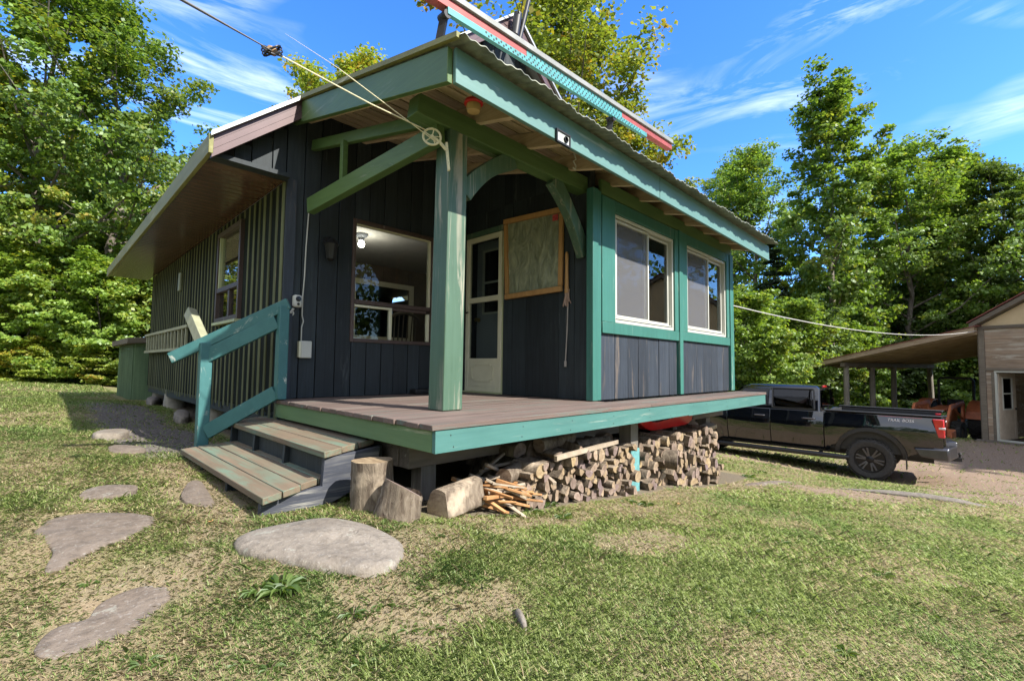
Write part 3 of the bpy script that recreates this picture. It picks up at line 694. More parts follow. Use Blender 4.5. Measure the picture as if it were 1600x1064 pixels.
# sign plate and hook on the fascia
FP = Pl((0, 2.184, 0), (1, 0, 0), (0, -1, 0))
sp = thing('thermometer_plate', 'small framed dial plate nailed to the pale roof fascia', 'plate', tuple(FP.p(2.74, 2.06, .02)))
MB().frame(FP, 2.66, 2.83, 2.035, 2.135, .012, .001, .02).build('plate_frame', BLACKI, sp)
MB().obox(FP, 2.672, 2.818, 2.047, 2.123, .001, .012).build('plate_face', plain_mat('plate_grey', (.42, .43, .40), .4, var=.3, vs=70), sp)
MB().lathe([(.022, 0), (.026, .006), (.022, .012), (.018, .012), (.018, 0)], FP.p(2.775, 2.085, .012), (0, -1, 0), 18).build('dial', BLACKI, sp)
w = MB(); hp = onY(2.6, 897, 256); w.tube([hp+Vector((.0, 0, .10)), hp+Vector((.03, 0, .05)), hp+Vector((-.012, 0, .02)), hp+Vector((.028, 0, -.015)), hp+Vector((.02, 0, -.05)), hp+Vector((-.02, 0, -.045))], .007, 6)
single(w, 'white_hook', WHITE, 'small white S hook hanging under the rafter ends', 'hook', tuple(hp))
# clothes line with pulley and spreader
pu = onX(1.90, 675, 214)
pl_ = thing('clothesline_pulley', 'pale clothesline pulley wheel fastened to the top of the porch post', 'pulley', tuple(pu))
ax = Vector((-.55, -.8, .1)).normalized()
w = MB(); prof = [(  .062+.008*math.cos(t*math.pi/4), .008*math.sin(t*math.pi/4)) for t in range(8)]
w.lathe(prof, pu, ax, 28, True); w.lathe([(.013, -.01), (.013, .01)], pu, ax, 12)
e1 = ax.orthogonal().normalized(); e2 = ax.cross(e1)
for i in range(5): t = i*2*math.pi/5; w.tube([pu, pu+(e1*math.cos(t)+e2*math.sin(t))*.058], .004, 6)
w.build('wheel', ROPE, pl_)
w = MB(); a = pu+Vector((.04, -.03, -.03))
w.tube([pu, a, a+Vector((.05, -.02, -.05))], .012, 8); w.beam(a+Vector((.05, -.02, .0)), a+Vector((.07, -.03, -.20)), .03, .015); w.build('bracket', ROPE, pl_)
sp_ = onX(.80, 425, 80)
ls = thing('line_tightener', 'dark wire line tightener hanging on the clothesline against the sky', 'line tightener', tuple(sp_))
w = MB()
for i in range(9):
    t = i/9*math.pi; d1 = Vector((math.cos(t), math.sin(t)*.7, .5*math.sin(t*2))).normalized()
    pp = [sp_+Vector((0, 0, 0))+(d1*math.cos(s_)+d1.orthogonal().normalized()*math.sin(s_)*.8)*.052 for s_ in np.linspace(0, 2*math.pi, 15)]
    w.tube(pp, .004, 5, False)
w.build('wire_cage', BLACKI, ls); MB().lathe([(0, -.03), (.02, -.02), (.024, 0), (.02, .02), (0, .03)], sp_, (1, .4, .1), 12).build('spool', plain_mat('spool', (.30, .18, .08), .6), ls)
far = onX(.15, 285, -5); far = sp_ + (far-sp_)*3.0
r1 = MB().tube([far, sp_.lerp(far, .5)-Vector((0, 0, .01)), sp_], .003, 6)
single(r1, 'clothesline', plain_mat('dark_line', (.16, .15, .12), .7), 'taut dark clothesline running up out from the line tightener', 'line', tuple(sp_))
r1 = MB().tube([sp_, sp_.lerp(pu, .55)+Vector((0, 0, .0)), pu-e2*.06], .004, 6)
single(r1, 'clothesline', ROPE, 'pale rope from the tightener down to the underside of the pulley wheel', 'rope', tuple(pu))
s2 = onX(1.30, 530, 108); s3 = onX(.86, 446, 53)
r1 = MB().tube([s3, s2, pu+e2*.062], [.0006, .003, .0035], 6)
single(r1, 'clothesline', ROPE, 'upper pale rope crossing the rake board to the top of the pulley wheel', 'rope', tuple(pu))
# perforated steel boom over the porch roof
bm_ = thing('steel_boom', 'long red and turquoise perforated steel boom above the porch roof', 'boom', (3.9, 2.5, 2.62))
B0 = Vector((.9, 2.5, 2.75)); B1 = Vector((5.22, 2.5, 2.97))
bd = (B1-B0).normalized(); bu = Vector((-bd.z, 0, bd.x))
def bp(t, d=0, h=0): return B0 + bd*t + Vector((0, -d*1.3, 0)) + bu*(h*.82+(.025 if h > .06 else .0)+.012)
TL = (B1-B0).length
MB().hexa([bp(0, -.05, .05), bp(TL, -.05, .05), bp(TL, .035, .05), bp(0, .035, .05), bp(0, -.05, .075), bp(TL, -.05, .075), bp(TL, .035, .075), bp(0, .035, .075)]).build('flange', BOOMG, bm_, bevel=.003)
for a, b_, m_ in ((0, 1.75, BOOMR), (1.752, 3.2, BOOMT), (3.202, TL, BOOMR)):
    MB().hexa([bp(a, -.03, -.03), bp(b_, -.03, -.03), bp(b_, .02, -.03), bp(a, .02, -.03), bp(a, -.03, .049), bp(b_, -.03, .049), bp(b_, .02, .049), bp(a, .02, .049)]).build('web', m_, bm_, bevel=.003)
w = MB(); w.hexa([bp(.95, .0, -.09), bp(3.7, .0, -.085), bp(3.7, .026, -.085), bp(.95, .026, -.09), bp(.95, .0, -.031), bp(3.7, .0, -.031), bp(3.7, .026, -.031), bp(.95, .026, -.031)])
w.cur = 1
for i in range(44):
    for h in (-.072, -.048, -.012, .02):
        t = 1.3+.052*i+(.026 if h in (-.072, -.012) else 0)
        if h > -.03 and not 1.78 < t < 3.17: continue
        dd = .0262 if h < -.03 else .0202
        w.lathe([(.0085, 0), (.0085, .0012), (0, .0012)], bp(t, dd, h), (0, -1, 0), 8)
w.build('perforated_strip', [BOOMT, BLACKI], bm_)
for t in (.95, 3.05):
    p = bp(t, -.01, -.09); rz = pz(2.55)+.19
    w = MB(); w.beam(p, (p.x-.03, 2.56, rz), .03, .05); w.tube([p+Vector((.0, .02, -.02)), (p.x+.25, 2.95, pz(2.95)+.2)], .014, 6); w.lathe([(.03, -.04), (.03, .04)], p, (0, 1, 0), 10); w.build('bracket', BLACKI, bm_)
# shed behind the cabin
SHW = Pl((.0, 14.2, 0), (1, 0, 0), (0, -1, 0)); 
sh = thing('lean_to_shed', 'small green battened shed behind the far cabin corner', 'shed', (1.6, 13.6, -.45))
GB = grain_mat('green_shed_board', (.13, .20, .10), (.06, .10, .05), None, 0, 'z', .6, .4)
SS = Pl((1.42, 0, 0), (0, 1, 0), (-1, 0, 0))
w = MB(); boards(w, SS, 12.45, 14.9, -.75, .72, .4, d0=-.05, th=.05)
for i in range(14): w.obox(SS, 12.5+.175*i, 12.57+.175*i, -.78, .72, .001, .03)
w.obox(Pl((0, 12.45, 0), (1, 0, 0), (0, -1, 0)), 1.42, 2.2, -.7, .74, -.04, 0)
w.build('shed_wall', GB, sh)
w = MB(); w.hexa([(1.27, 12.3, .72), (2.4, 12.3, .80), (2.4, 15.1, .80), (1.27, 15.1, .72), (1.27, 12.3, .84), (2.4, 12.3, .92), (2.4, 15.1, .92), (1.27, 15.1, .84)]); w.build('shed_roof', GREYW, sh, bevel=.01)

# ================================================================ STONES
def stone_mat(name, a, b_, c_):
    m, nt, out = newmat(name); k = N(nt); v = k.obj()
    rnd = k.n('ShaderNodeObjectInfo').outputs['Random']
    v = k.n('ShaderNodeVectorMath', operation='ADD', ins={0: v, 1: k.n('ShaderNodeCombineXYZ', ins={0: k.math('MULTIPLY', rnd, 31)}).outputs[0]}).outputs[0]
    n1 = k.noise(v, 2.6, 6, .62, .4); n2 = k.noise(v, 22, 6, .7); n3 = k.noise(k.map(v, (2, 9, 4)), 1.5, 5, .6, .8)
    col = k.mixc(k.ramp(n1, (.35, 0.), (.65, 1.)), a, b_)
    col = k.mixc(k.math('MULTIPLY', k.ramp(n3, (.5, 0.), (.72, 1.)), .55), col, c_)
    col = k.mixc(k.math('MULTIPLY', k.ramp(n2, (.46, 0.), (.7, 1.)), .6), col, tuple(x*.42 for x in a))
    col = k.mixc(k.math('MULTIPLY', k.ramp(k.noise(v, 60, 3, .6), (.58, 0.), (.68, 1.)), .3), col, (.36, .34, .31))
    vo = k.n('ShaderNodeTexVoronoi', ins={0: k.n('ShaderNodeVectorMath', operation='ADD', ins={0: v, 1: k.n('ShaderNodeTexNoise', ins={0: v}).outputs['Color']}).outputs[0]}); vo.feature = 'DISTANCE_TO_EDGE'; vo.inputs['Scale'].default_value = 1.6
    crack = k.math('MULTIPLY', k.ramp(vo.outputs['Distance'], (.0, 1.), (.010, 0.)), k.ramp(k.noise(v, 1.3, 2, .5), (.55, 0.), (.7, 1.)))
    col = k.mixc(k.math('MULTIPLY', crack, .6), col, tuple(x*.3 for x in a))
    lich = k.math('MULTIPLY', k.ramp(k.noise(v, 9, 5, .7, .5), (.60, 0.), (.66, 1.)), .55); col = k.mixc(lich, col, (.30, .30, .25))
    nrm = k.bump(k.math('SUBTRACT', k.math('ADD', n2, k.math('MULTIPLY', n1, .8)), k.math('MULTIPLY', crack, .5)), .8, .016)
    nt.links.new(k.principled(col, .85, nrm, **{'Specular IOR Level': .3}), out.inputs[0]); return m
STN = stone_mat('grey_flagstone', (.17, .142, .112), (.23, .20, .165), (.11, .10, .09))
STP = stone_mat('pinkish_flagstone', (.135, .104, .078), (.172, .138, .108), (.095, .08, .068))
STONES = []
def stone(poly_px, zref, th, mat, label, dome=.035, name='flat_stone', dent=None, rim=.0):
    P = [onZ(zref, *q) for q in poly_px]
    # smooth the outline
    for _ in range(2):
        Q = []
        for i in range(len(P)):
            a, b_ = P[i], P[(i+1) % len(P)]; Q += [a.lerp(b_, .25), a.lerp(b_, .75)]
        P = Q
    n = len(P); cx = sum((p.x for p in P))/n; cy = sum((p.y for p in P))/n
    gc = gz(cx, cy)
    STONES.append(np.array([(p.x, p.y) for p in P]))
    vs = []; fs = []; rings = [(1.02, -.12), (1.02, th*.2-rim), (1.0, th*.55-rim*.6), (.965, th*.85), (.90, th), (.75, th+dome*.4), (.55, th+dome*.7), (.35, th+dome*.9), (.15, th+dome)]
    for s_, h in rings:
        for i, p in enumerate(P):
            jf = 1+.16*(float(fbm(p.x, p.y, 4.5, 13, 3))-.5)
            x = cx+(p.x-cx)*s_*jf; y = cy+(p.y-cy)*s_*jf
            dz = .022*(float(fbm(x, y, 2.2, 5, 3))-.5) + .010*(float(fbm(x, y, 9, 6, 2))-.5) if h > 0 else 0
            if dent:
                dp = onZ(zref, *dent[0]); u = (x-dp.x)*dent[1][0]+(y-dp.y)*dent[1][1]; v_ = -(x-dp.x)*dent[1][1]+(y-dp.y)*dent[1][0]
                t = max(0, 1-(u/dent[2])**2-(v_/dent[3])**2); dz -= dent[4]*min(1, t*1.8) if h > th*.5 else 0
            vs.append((x, y, gz(x, y)+h+dz))
    vs.append((cx, cy, gc+th+dome))
    m = len(rings)
    for j in range(m-1):
        for i in range(n): fs.append((j*n+i, j*n+(i+1) % n, (j+1)*n+(i+1) % n, (j+1)*n+i))
    for i in range(n): fs.append(((m-1)*n+i, (m-1)*n+(i+1) % n, m*n))
    w = MB(); w.add(vs, fs); return tag(w.build(name, mat, None, (cx, cy, gc), smooth=60), label, 'stone')
stone([(358,866),(372,850),(440,830),(500,822),(560,827),(600,841),(631,862),(622,884),(585,898),(540,903),(490,900),(430,886),(380,878)], -.55, .030, STN, 'large pale grey oval stone lying in front of the steps', .018, dent=((545, 872), (.55, -.83), .24, .11, .022))
stone([(45,862),(90,836),(150,827),(240,829),(245,845),(190,870),(120,895),(80,916),(68,912),(88,888),(70,880)], -.58, .008, STP, 'flat purple grey stone with a notch at the left of the lawn', .005)
stone([(50,1028),(85,988),(140,976),(150,957),(195,937),(255,930),(262,945),(250,963),(200,988),(130,1018),(95,1030)], -.60, .007, STP, 'reddish brown flat stone in the near left corner, half covered with grass', .004)
stone([(118,792),(140,779),(205,769),(218,775),(190,789),(130,797)], -.53, .01, STP, 'narrow grey flat stone in grass left of the steps', .01)
stone([(140,690),(160,682),(198,678),(203,684),(190,690),(150,693)], -.50, .06, STN, 'small pale stone at the edge of the cabin shadow', .01)
stone([(165,717),(172,706),(200,704),(225,708),(228,715),(195,719)], -.52, .012, STP, 'rusty brown slab at the shadow edge beside the small pale stone', .01)
stone([(280,785),(292,760),(312,754),(330,778),(338,792),(310,795)], -.53, .008, STP, 'brown flat stone under the left end of the lower step', .01)
stone([(1305,782),(1322,779),(1385,790),(1450,806),(1540,827),(1546,833),(1450,817),(1370,801),(1320,790)], -1.62, .03, STN, 'long pale rock ridge breaking through the lawn by the driveway', .03)
stone([(802,972),(810,965),(822,985),(824,994),(816,996)], -.66, .03, STN, 'small pointed grey rock in the middle of the near lawn', .012)
stone([(1150,792),(1195,775),(1235,762),(1240,768),(1200,784)], -1.42, .012, STP, 'thin pale rock strip between firewood and driveway', .01)
for pxs, lb in (([(212,622),(222,614),(238,616),(240,624),(225,628)], 'round grey rock by the far side wall pier'), ([(226,634),(240,626),(252,630),(246,637),(232,639)], 'grey rock in front of the concrete pier'), ([(268,655),(280,649),(296,650),(298,657),(280,660)], 'low grey rock beside the side wall near the handrail')):
    stone(pxs, -.5, .09, STN, lb, .03, 'rock')
# wood stumps by the steps
def bark_mat(name, a, b_, s_=1.):
    m, nt, out = newmat(name); k = N(nt); v = k.obj()
    rnd = k.n('ShaderNodeObjectInfo').outputs['Random']
    v = k.n('ShaderNodeVectorMath', operation='ADD', ins={0: v, 1: k.n('ShaderNodeCombineXYZ', ins={0: k.math('MULTIPLY', rnd, 19), 1: k.math('MULTIPLY', rnd, 7)}).outputs[0]}).outputs[0]
    n1 = k.noise(k.map(v, (22*s_, 22*s_, 6*s_)), 1, 6, .7, .8); n2 = k.noise(v, 5*s_, 4, .6)
    col = k.mixc(k.ramp(n1, (.36, 0.), (.66, 1.)), a, b_)
    col = k.mixc(k.math('MULTIPLY', k.ramp(n2, (.52, 0.), (.66, 1.)), .6), col, tuple(min(1, x*1.9) for x in b_))
    tone = k.math('ADD', .7, k.math('MULTIPLY', rnd, .6)); tc = k.n('ShaderNodeCombineColor', ins={0: tone, 1: tone, 2: tone}).outputs[0]
    col = k.mixc(1., col, tc, 'MULTIPLY')
    nt.links.new(k.principled(col, .9, k.bump(n1, .9, .012), **{'Specular IOR Level': .15}), out.inputs[0]); MATS[name] = m; return m
BARK = bark_mat('log_bark', (.085, .062, .045), (.25, .205, .155))
BARKG = bark_mat('grey_bark', (.075, .056, .042), (.215, .175, .13))
def endgrain(name, a, b_):
    m, nt, out = newmat(name); k = N(nt); v = k.obj()
    rnd = k.n('ShaderNodeObjectInfo').outputs['Random']
    n1 = k.noise(k.map(v, (14, 4, 14)), 1, 5, .65, 1.2); n2 = k.noise(v, 34, 4, .7)
    col = k.mixc(k.ramp(n1, (.35, 0.), (.68, 1.)), a, b_)
    col = k.mixc(k.math('MULTIPLY', k.ramp(n2, (.55, 0.), (.7, 1.)), .55), col, tuple(x*.35 for x in a))
    t1 = k.math('ADD', .62, k.math('MULTIPLY', rnd, .65)); t2 = k.math('ADD', .60, k.math('MULTIPLY', k.math('FRACT', k.math('MULTIPLY', rnd, 7.3)), .6))
    col = k.mixc(1., col, k.n('ShaderNodeCombineColor', ins={0: t1, 1: k.math('MULTIPLY', k.math('ADD', t1, t1), .5), 2: k.math('MULTIPLY', k.math('ADD', t1, t2), .5)}).outputs[0], 'MULTIPLY')
    nt.links.new(k.principled(col, .85, k.bump(n2, .6, .01), **{'Specular IOR Level': .2}), out.inputs[0]); return m
ENDG = endgrain('log_end_grain', (.16, .11, .08), (.34, .26, .195))
ORANGE = grain_mat('fresh_split_wood', (.40, .21, .09), (.24, .115, .045), (.5, .36, .2), .2, 'n', .7, .5, .3, .25)
KGREY = grain_mat('old_split_wood', (.36, .30, .225), (.19, .145, .105), (.45, .4, .33), .2, 'n', .8, .5, .3, .2)
def rough_log(p0, p1, r0, r1, n=20, seg=6, rough=.06, rng=R, flat=None, endmat=True):
    """a log or stump: uneven bark side (slot 0) and two sawn ends (slot 1)"""
    p0, p1 = Vector(p0), Vector(p1); a = (p1-p0).normalized(); e = a.orthogonal().normalized(); q = a.cross(e)
    w = MB(); vs = []; ph = [rng.uniform(0, 6.28) for _ in range(5)]
    for j in range(seg+1):
        t = j/seg
        for i in range(n):
            th = 2*math.pi*i/n
            rr = (r0+(r1-r0)*t)*(1+rough*(math.sin(2*th+ph[0])+.7*math.sin(3*th+ph[1]+t*1.5)+.5*math.sin(5*th+ph[2]-t*2))+rng.uniform(-.5, .5)*rough)
            if flat:
                c_ = math.cos(th-flat[0])
                if c_*rr > flat[1]*r0: rr = flat[1]*r0/c_
                if len(flat) > 2:
                    c2 = math.cos(th-flat[2])
                    if c2*rr > flat[3]*r0: rr = flat[3]*r0/c2
            vs.append(p0+(p1-p0)*t+(e*math.cos(th)+q*math.sin(th))*rr)
    fs = [(j*n+i, j*n+(i+1) % n, (j+1)*n+(i+1) % n, (j+1)*n+i) for j in range(seg) for i in range(n)]
    w.add(vs, fs); w.cur = 1; m = len(vs)
    w.add([p0+(v-p0) for v in vs[:n]]+[p0], [(i, n, (i+1) % n) for i in range(n)]); w.add([v for v in vs[-n:]]+[p1+a*.004], [(i, (i+1) % n, n) for i in range(n)])
    return w
def onground(px, py):
    z = -.55
    for _ in range(8): h_ = onZ(z, px, py); z = gz(h_.x, h_.y)
    return h_
a = onground(582, 796); ay0 = a.y; z0 = gz(a.x, ay0)
w = rough_log((a.x, ay0, z0-.03), (a.x-.005, ay0+.01, z0+.30), .128, .120, 30, 12, .05); single(w, 'wood_stump', [BARKG, ENDG], 'upright chopping stump with a torn pale top, beside the steps', 'stump', (a.x, ay0, z0), smooth=50)
b2 = onground(622, 808); by0 = b2.y; z0 = gz(b2.x, by0)
w = rough_log((b2.x-.015, by0, z0-.05), (b2.x+.02, by0-.03, z0+.20), .135, .105, 28, 10, .055)
for v in w.v:
    if v.z > z0+.15: v.z -= (v.x-b2.x)*.45+.02
single(w, 'wood_stump', [BARK, ENDG], 'shorter slanted stump leaning against the tall chopping stump', 'stump', (b2.x, by0, z0), smooth=50)
STX = (a.x, b2.x); b3 = onground(712, 802); cy0 = b3.y; z0 = gz(b3.x, cy0); STN_ = 0
w = rough_log((b3.x-.17, cy0-.05, z0+.085), (b3.x+.19, cy0+.02, z0+.10), .105, .105, 24, 8, .06, flat=(2.2, .62)); single(w, 'split_log', [BARKG, ENDG], 'big split log lying with its pale face up beside the kindling', 'log', (b3.x, cy0, z0), smooth=40)

# ================================================================ FIREWOOD
protos = []
for i in range(10):
    rr = R.uniform(.055, .085); ln_ = R.uniform(.36, .44)
    fl = None
    if i % 5 in (1, 3): fl = (R.uniform(0, 6), R.uniform(.05, .35))
    if i % 5 in (2, 4): t_ = R.uniform(0, 6); fl = (t_, R.uniform(.05, .3), t_+1.9, R.uniform(.05, .3))
    w = rough_log((0, 0, 0), (0, ln_, 0), rr, rr*R.uniform(.85, 1.05), 14, 4, .05, flat=fl)
    protos.append((w, rr, fl))
MG = MB()
def firewood(x0, x1, ztop, rows_scale, label, group, seed, y0=2.33, cap=150, face=None, tight=.70, merge=False):
    rng = random.Random(seed); first = {}
    cnt = 0; placed = []
    tries = 0
    while tries < 9000 and cnt < cap:
        tries += 1
        x = rng.uniform(x0, x1); zt = ztop(x)
        zg = gz(x, y0)
        z = rng.uniform(zg+.03, zt)
        pi = rng.randrange(10); r_ = protos[pi][1]*rows_scale*(.80 if protos[pi][2] else 1)
        if any((x-a)**2+(z-b_)**2 < (tight*(r_+c_))**2 for a, b_, c_ in placed): continue
        placed.append((x, z, r_))
        if merge:
            rm = Matrix.Rotation(rng.gauss(0, .12), 3, 'Z') @ Matrix.Rotation(rng.uniform(0, 6.28), 3, 'Y'); pos_ = Vector((x, y0+rng.uniform(-.05, .06), z)); src = protos[pi][0]; b0 = len(MG.v)
            MG.v += [rm @ (v*rows_scale) + pos_ for v in src.v]; MG.f += [[b0+i for i in f] for f in src.f]; MG.mi += src.mi; cnt += 1; continue
        key = pi
        yaw = rng.gauss(0, .10)
        if key not in first:
            src = protos[pi][0]; w = MB(); w.v = [v*rows_scale for v in src.v]; w.f = src.f; w.mi = src.mi
            o = w.build('firewood_log', [BARK if rng.random() < .5 else BARKG, ENDG], None, (0, 0, 0), smooth=42); first[key] = o
        else: o = first[key].copy(); COL.objects.link(o)
        o.location = (x, y0+rng.uniform(-.05, .06)+(0 if face is None else face(x)), z); o.rotation_euler = (rng.gauss(0, .06), rng.uniform(0, 6.28), yaw)
        tag(o, label, 'log', group); cnt += 1
    return cnt
def top1(x):
    return np.interp(x, [2.45, 2.7, 3.1, 3.5, 3.9, 4.13], [-.62, -.42, -.36, -.40, -.44, -.42])
def top2(x):
    return np.interp(x, [4.32, 4.6, 5.0, 5.6, 6.1, 6.35], [-.48, -.46, -.44, -.42, -.44, -.52])
n1 = firewood(2.52, 4.12, top1, .70, 'split firewood log in the left stack under the deck edge', 'left firewood stack', 5, 2.36, 160)
n2 = firewood(4.36, 6.36, top2, .90, 'split firewood log in the right stack under the deck edge', 'right firewood stack', 9, 2.40, 140)
# second layer behind, to close the gaps
n3 = firewood(2.7, 4.15, lambda x: top1(x)+.05, 1.25, 'shaded firewood log in the back row of the left stack', 'back row of the left firewood stack', 15, 2.62, 60, merge=True)
n4 = firewood(4.36, 6.5, lambda x: top2(x)+.1, 1.4, 'shaded firewood log in the back row of the right stack', 'back row of the right firewood stack', 19, 2.72, 60, merge=True)
tag(MG.build('firewood', [BARK, ENDG], None, (4.5, 2.65, -.8), smooth=42), 'shaded mass of firewood stacked behind the front rows', 'firewood', kind='stuff')
print('LOGS', n1, n2, n3, n4)
w = MB(); w.beam(onY(2.30, 868, 716), onY(2.36, 964, 690), .03, .035); single(w, 'wood_pole', KGREY, 'long bare pole lying on top of the left firewood stack', 'pole', tuple(onY(2.33, 915, 705)))
for i, (px_, py_, ang, ln_, r_) in enumerate(((868, 690, .1, .5, .06), (925, 693, -.2, .42, .05), (808, 735, .35, .5, .065))):
    c_ = onY(2.55, px_, py_); w = rough_log(c_-Vector((math.cos(ang)*ln_/2, math.sin(ang)*ln_/2, 0)), c_+Vector((math.cos(ang)*ln_/2, math.sin(ang)*ln_/2, .02)), r_, r_*.9, 14, 4, .05)
    single(w, 'loose_log', [BARK, ENDG], ['grey bark log lying crosswise at the middle top of the left stack', 'short bark log lying crosswise at the right top of the left stack', 'bark log lying crosswise at the low left end of the left stack'][i], 'log', tuple(c_))
c_ = onY(2.45, 1030, 716); w = rough_log(c_+Vector((-.12, .22, .02)), c_+Vector((.06, -.18, 0)), .10, .10, 20, 5, .03); single(w, 'round_log', [BARKG, ENDG], 'thick round log with a clean sawn face at the left of the right stack', 'log', tuple(c_))
for i, (px_, py_) in enumerate(((1050, 690), (1085, 676), (1110, 668))):
    c_ = onY(2.62, px_, py_); w = rough_log(c_-Vector((.2, -.1, .02)), c_+Vector((.2, .05, .02)), .075, .07, 14, 4, .05, flat=(1., .3))
    single(w, 'loose_log', [KGREY, ENDG], ['shaded split log lying lengthwise behind the round log', 'shaded split log lying lengthwise under the red sled', 'shaded split log lying lengthwise at the right post'][i], 'log', tuple(c_))
# kindling
rng = random.Random(4); base_k = onground(782, 800); gk = gz(base_k.x, base_k.y)
kproto = {}
for i in range(34):
    org = i % 5 < 3
    if org not in kproto:
        w = MB(); w.beam((-.19, 0, 0), (.19, 0, .004), .028, .02, (0, 0, 1), .7); o = w.build('kindling_stick', ORANGE if org else KGREY, None, (0, 0, 0), bevel=.003); kproto[org] = o
    else: o = kproto[org].copy(); COL.objects.link(o)
    t = rng.random(); u = rng.uniform(-.18, .22)
    o.location = (base_k.x+u*1.0, base_k.y-.02+rng.uniform(-.06, .20), gk+.03+.20*t*(1-abs(u)*1.6)); o.rotation_euler = (rng.uniform(-.4, .4), rng.gauss(.18, .16), rng.gauss(-.75, .28)); s_ = rng.uniform(.6, 1.0); o.scale = (s_, rng.uniform(.7, 1.5), rng.uniform(.7, 1.5))
    tag(o, 'orange split kindling stick in the heap beside the split log' if org else 'grey split kindling stick in the heap beside the split log', 'kindling', 'orange kindling sticks' if org else 'grey kindling sticks')
for i in range(12):
    o = kproto[False].copy(); COL.objects.link(o); o.location = (2.35+rng.uniform(0, .75), 2.62+rng.uniform(-.15, .15), -.47+rng.uniform(-.09, .05)); o.rotation_euler = (0, rng.gauss(0, .2), rng.gauss(.2, .4)); o.scale = (1.2, 1.2, 1.2)
    tag(o, 'grey kindling stick lying in the shade behind the kindling heap', 'kindling', 'shaded kindling sticks')
# red sled under the deck
sl_ = thing('red_sled', 'glossy red plastic sled pushed under the deck above the firewood', 'sled', (5.6, 2.62, -.34))
w = MB(); vs = []; fs = []
A = onY(2.62, 1002, 668); Bq = onY(2.62, 1082, 664)
L_ = Bq.x-A.x; n = 12
for i in range(n+1):
    t = i/n; x = A.x+L_*t; lift = .10*max(0, (.25-t)/.25)**2+.05*max(0, (t-.9)/.1)
    for (dy, dz) in ((-.02, .16), (-.0, .15), (.03, .0), (.45, .0), (.48, .15), (.50, .16)):
        vs.append((x, 2.60+dy, A.z-.06+dz*(.5+.5*t)+lift))
for i in range(n):
    for j in range(5): a = i*6+j; fs.append((a, a+1, a+7, a+6))
fs += [(0, 1, 2, 3, 4, 5), tuple(n*6+j for j in range(6))]
w.add(vs, fs).build('sled_body', REDP, sl_, smooth=30, bevel=0)
w = MB(); w.tube([Bq+Vector((-.05, -.03, -.04)), Bq+Vector((.0, -.05, -.10)), Bq+Vector((.05, -.04, -.05))], .012, 8).build('handle', REDP, sl_)

# ================================================================ PICKUP TRUCK
CARP = plain_mat('black_car_paint', (.004, .005, .007), .05, 0, var=.1, spec=.6, coat=1.0)
TRIM = plain_mat('black_trim_plastic', (.022, .022, .023), .55, var=.15)
TYRE = plain_mat('tyre_rubber', (.035, .034, .033), .85, var=.3, vs=20, bump=.2)
RIMD = plain_mat('dark_rim', (.02, .02, .022), .35, .6)
RIMS = plain_mat('machined_rim', (.11, .11, .12), .35, .8)
CHROME = plain_mat('dark_chrome', (.10, .10, .11), .3, .85)
TAIL = plain_mat('tail_lamp_red', (.50, .012, .016), .15, var=.1, coat=1.)
TAILW = plain_mat('tail_lamp_white', (.62, .58, .58), .15, var=.1, coat=1.)
FWD = Vector((math.cos(math.radians(91)), math.sin(math.radians(91)), 0)); LFT = Vector((-FWD.y, FWD.x, 0))
to = Vector((12.55, 1.58, 0)) - LFT*.9
tz = min(gz(12.55, 1.60), gz(*(to+FWD*3.7)[:2])+.05)
truck = thing('pickup_truck', 'black crew cab pickup truck parked on the dirt drive', 'pickup truck', (to.x, to.y, tz), math.atan2(FWD.y, FWD.x))
def ysurf(z):
    if z <= 1.36: return 1.005 - .055*((z-.98)/.42)**2 - (.018 if z < .80 else 0) - max(0, z-1.17)*.16
    return .944 - (z-1.36)*.35
def panel(name, poly, mat, side=1, inset=0., thick=.03, cuts=(.62, .72, .80, .88, .98, 1.08, 1.18, 1.28, 1.36), bevel=.008, parent=None):
    bm = bmesh.new(); f = bm.faces.new([bm.verts.new((x, 0, z)) for x, z in poly])
    for c_ in cuts: bmesh.ops.bisect_plane(bm, geom=bm.verts[:]+bm.edges[:]+bm.faces[:], plane_co=(0, 0, c_), plane_no=(0, 0, 1), dist=.0005)
    for v in bm.verts: v.co.y = side*(ysurf(v.co.z)-inset)
    bmesh.ops.recalc_face_normals(bm, faces=bm.faces)
    for f in bm.faces:
        f.normal_update()
        if f.normal.y*side < 0: f.normal_flip()
        f.smooth = True
    me = bpy.data.meshes.new(name); bm.to_mesh(me); bm.free(); me.materials.append(mat)
    o = bpy.data.objects.new(name, me); COL.objects.link(o); o.parent = parent or truck
    sm = o.modifiers.new('thickness', 'SOLIDIFY'); sm.thickness = thick; sm.offset = -1
    if bevel: b_ = o.modifiers.new('bevel', 'BEVEL'); b_.width = bevel; b_.segments = 2; b_.limit_method = 'ANGLE'; b_.angle_limit = math.radians(50)
    return o
def arc(cx, cz, r, a0, a1, n=14): return [(cx+r*math.cos(math.radians(a0+(a1-a0)*i/n)), cz+r*math.sin(math.radians(a0+(a1-a0)*i/n))) for i in range(n+1)]
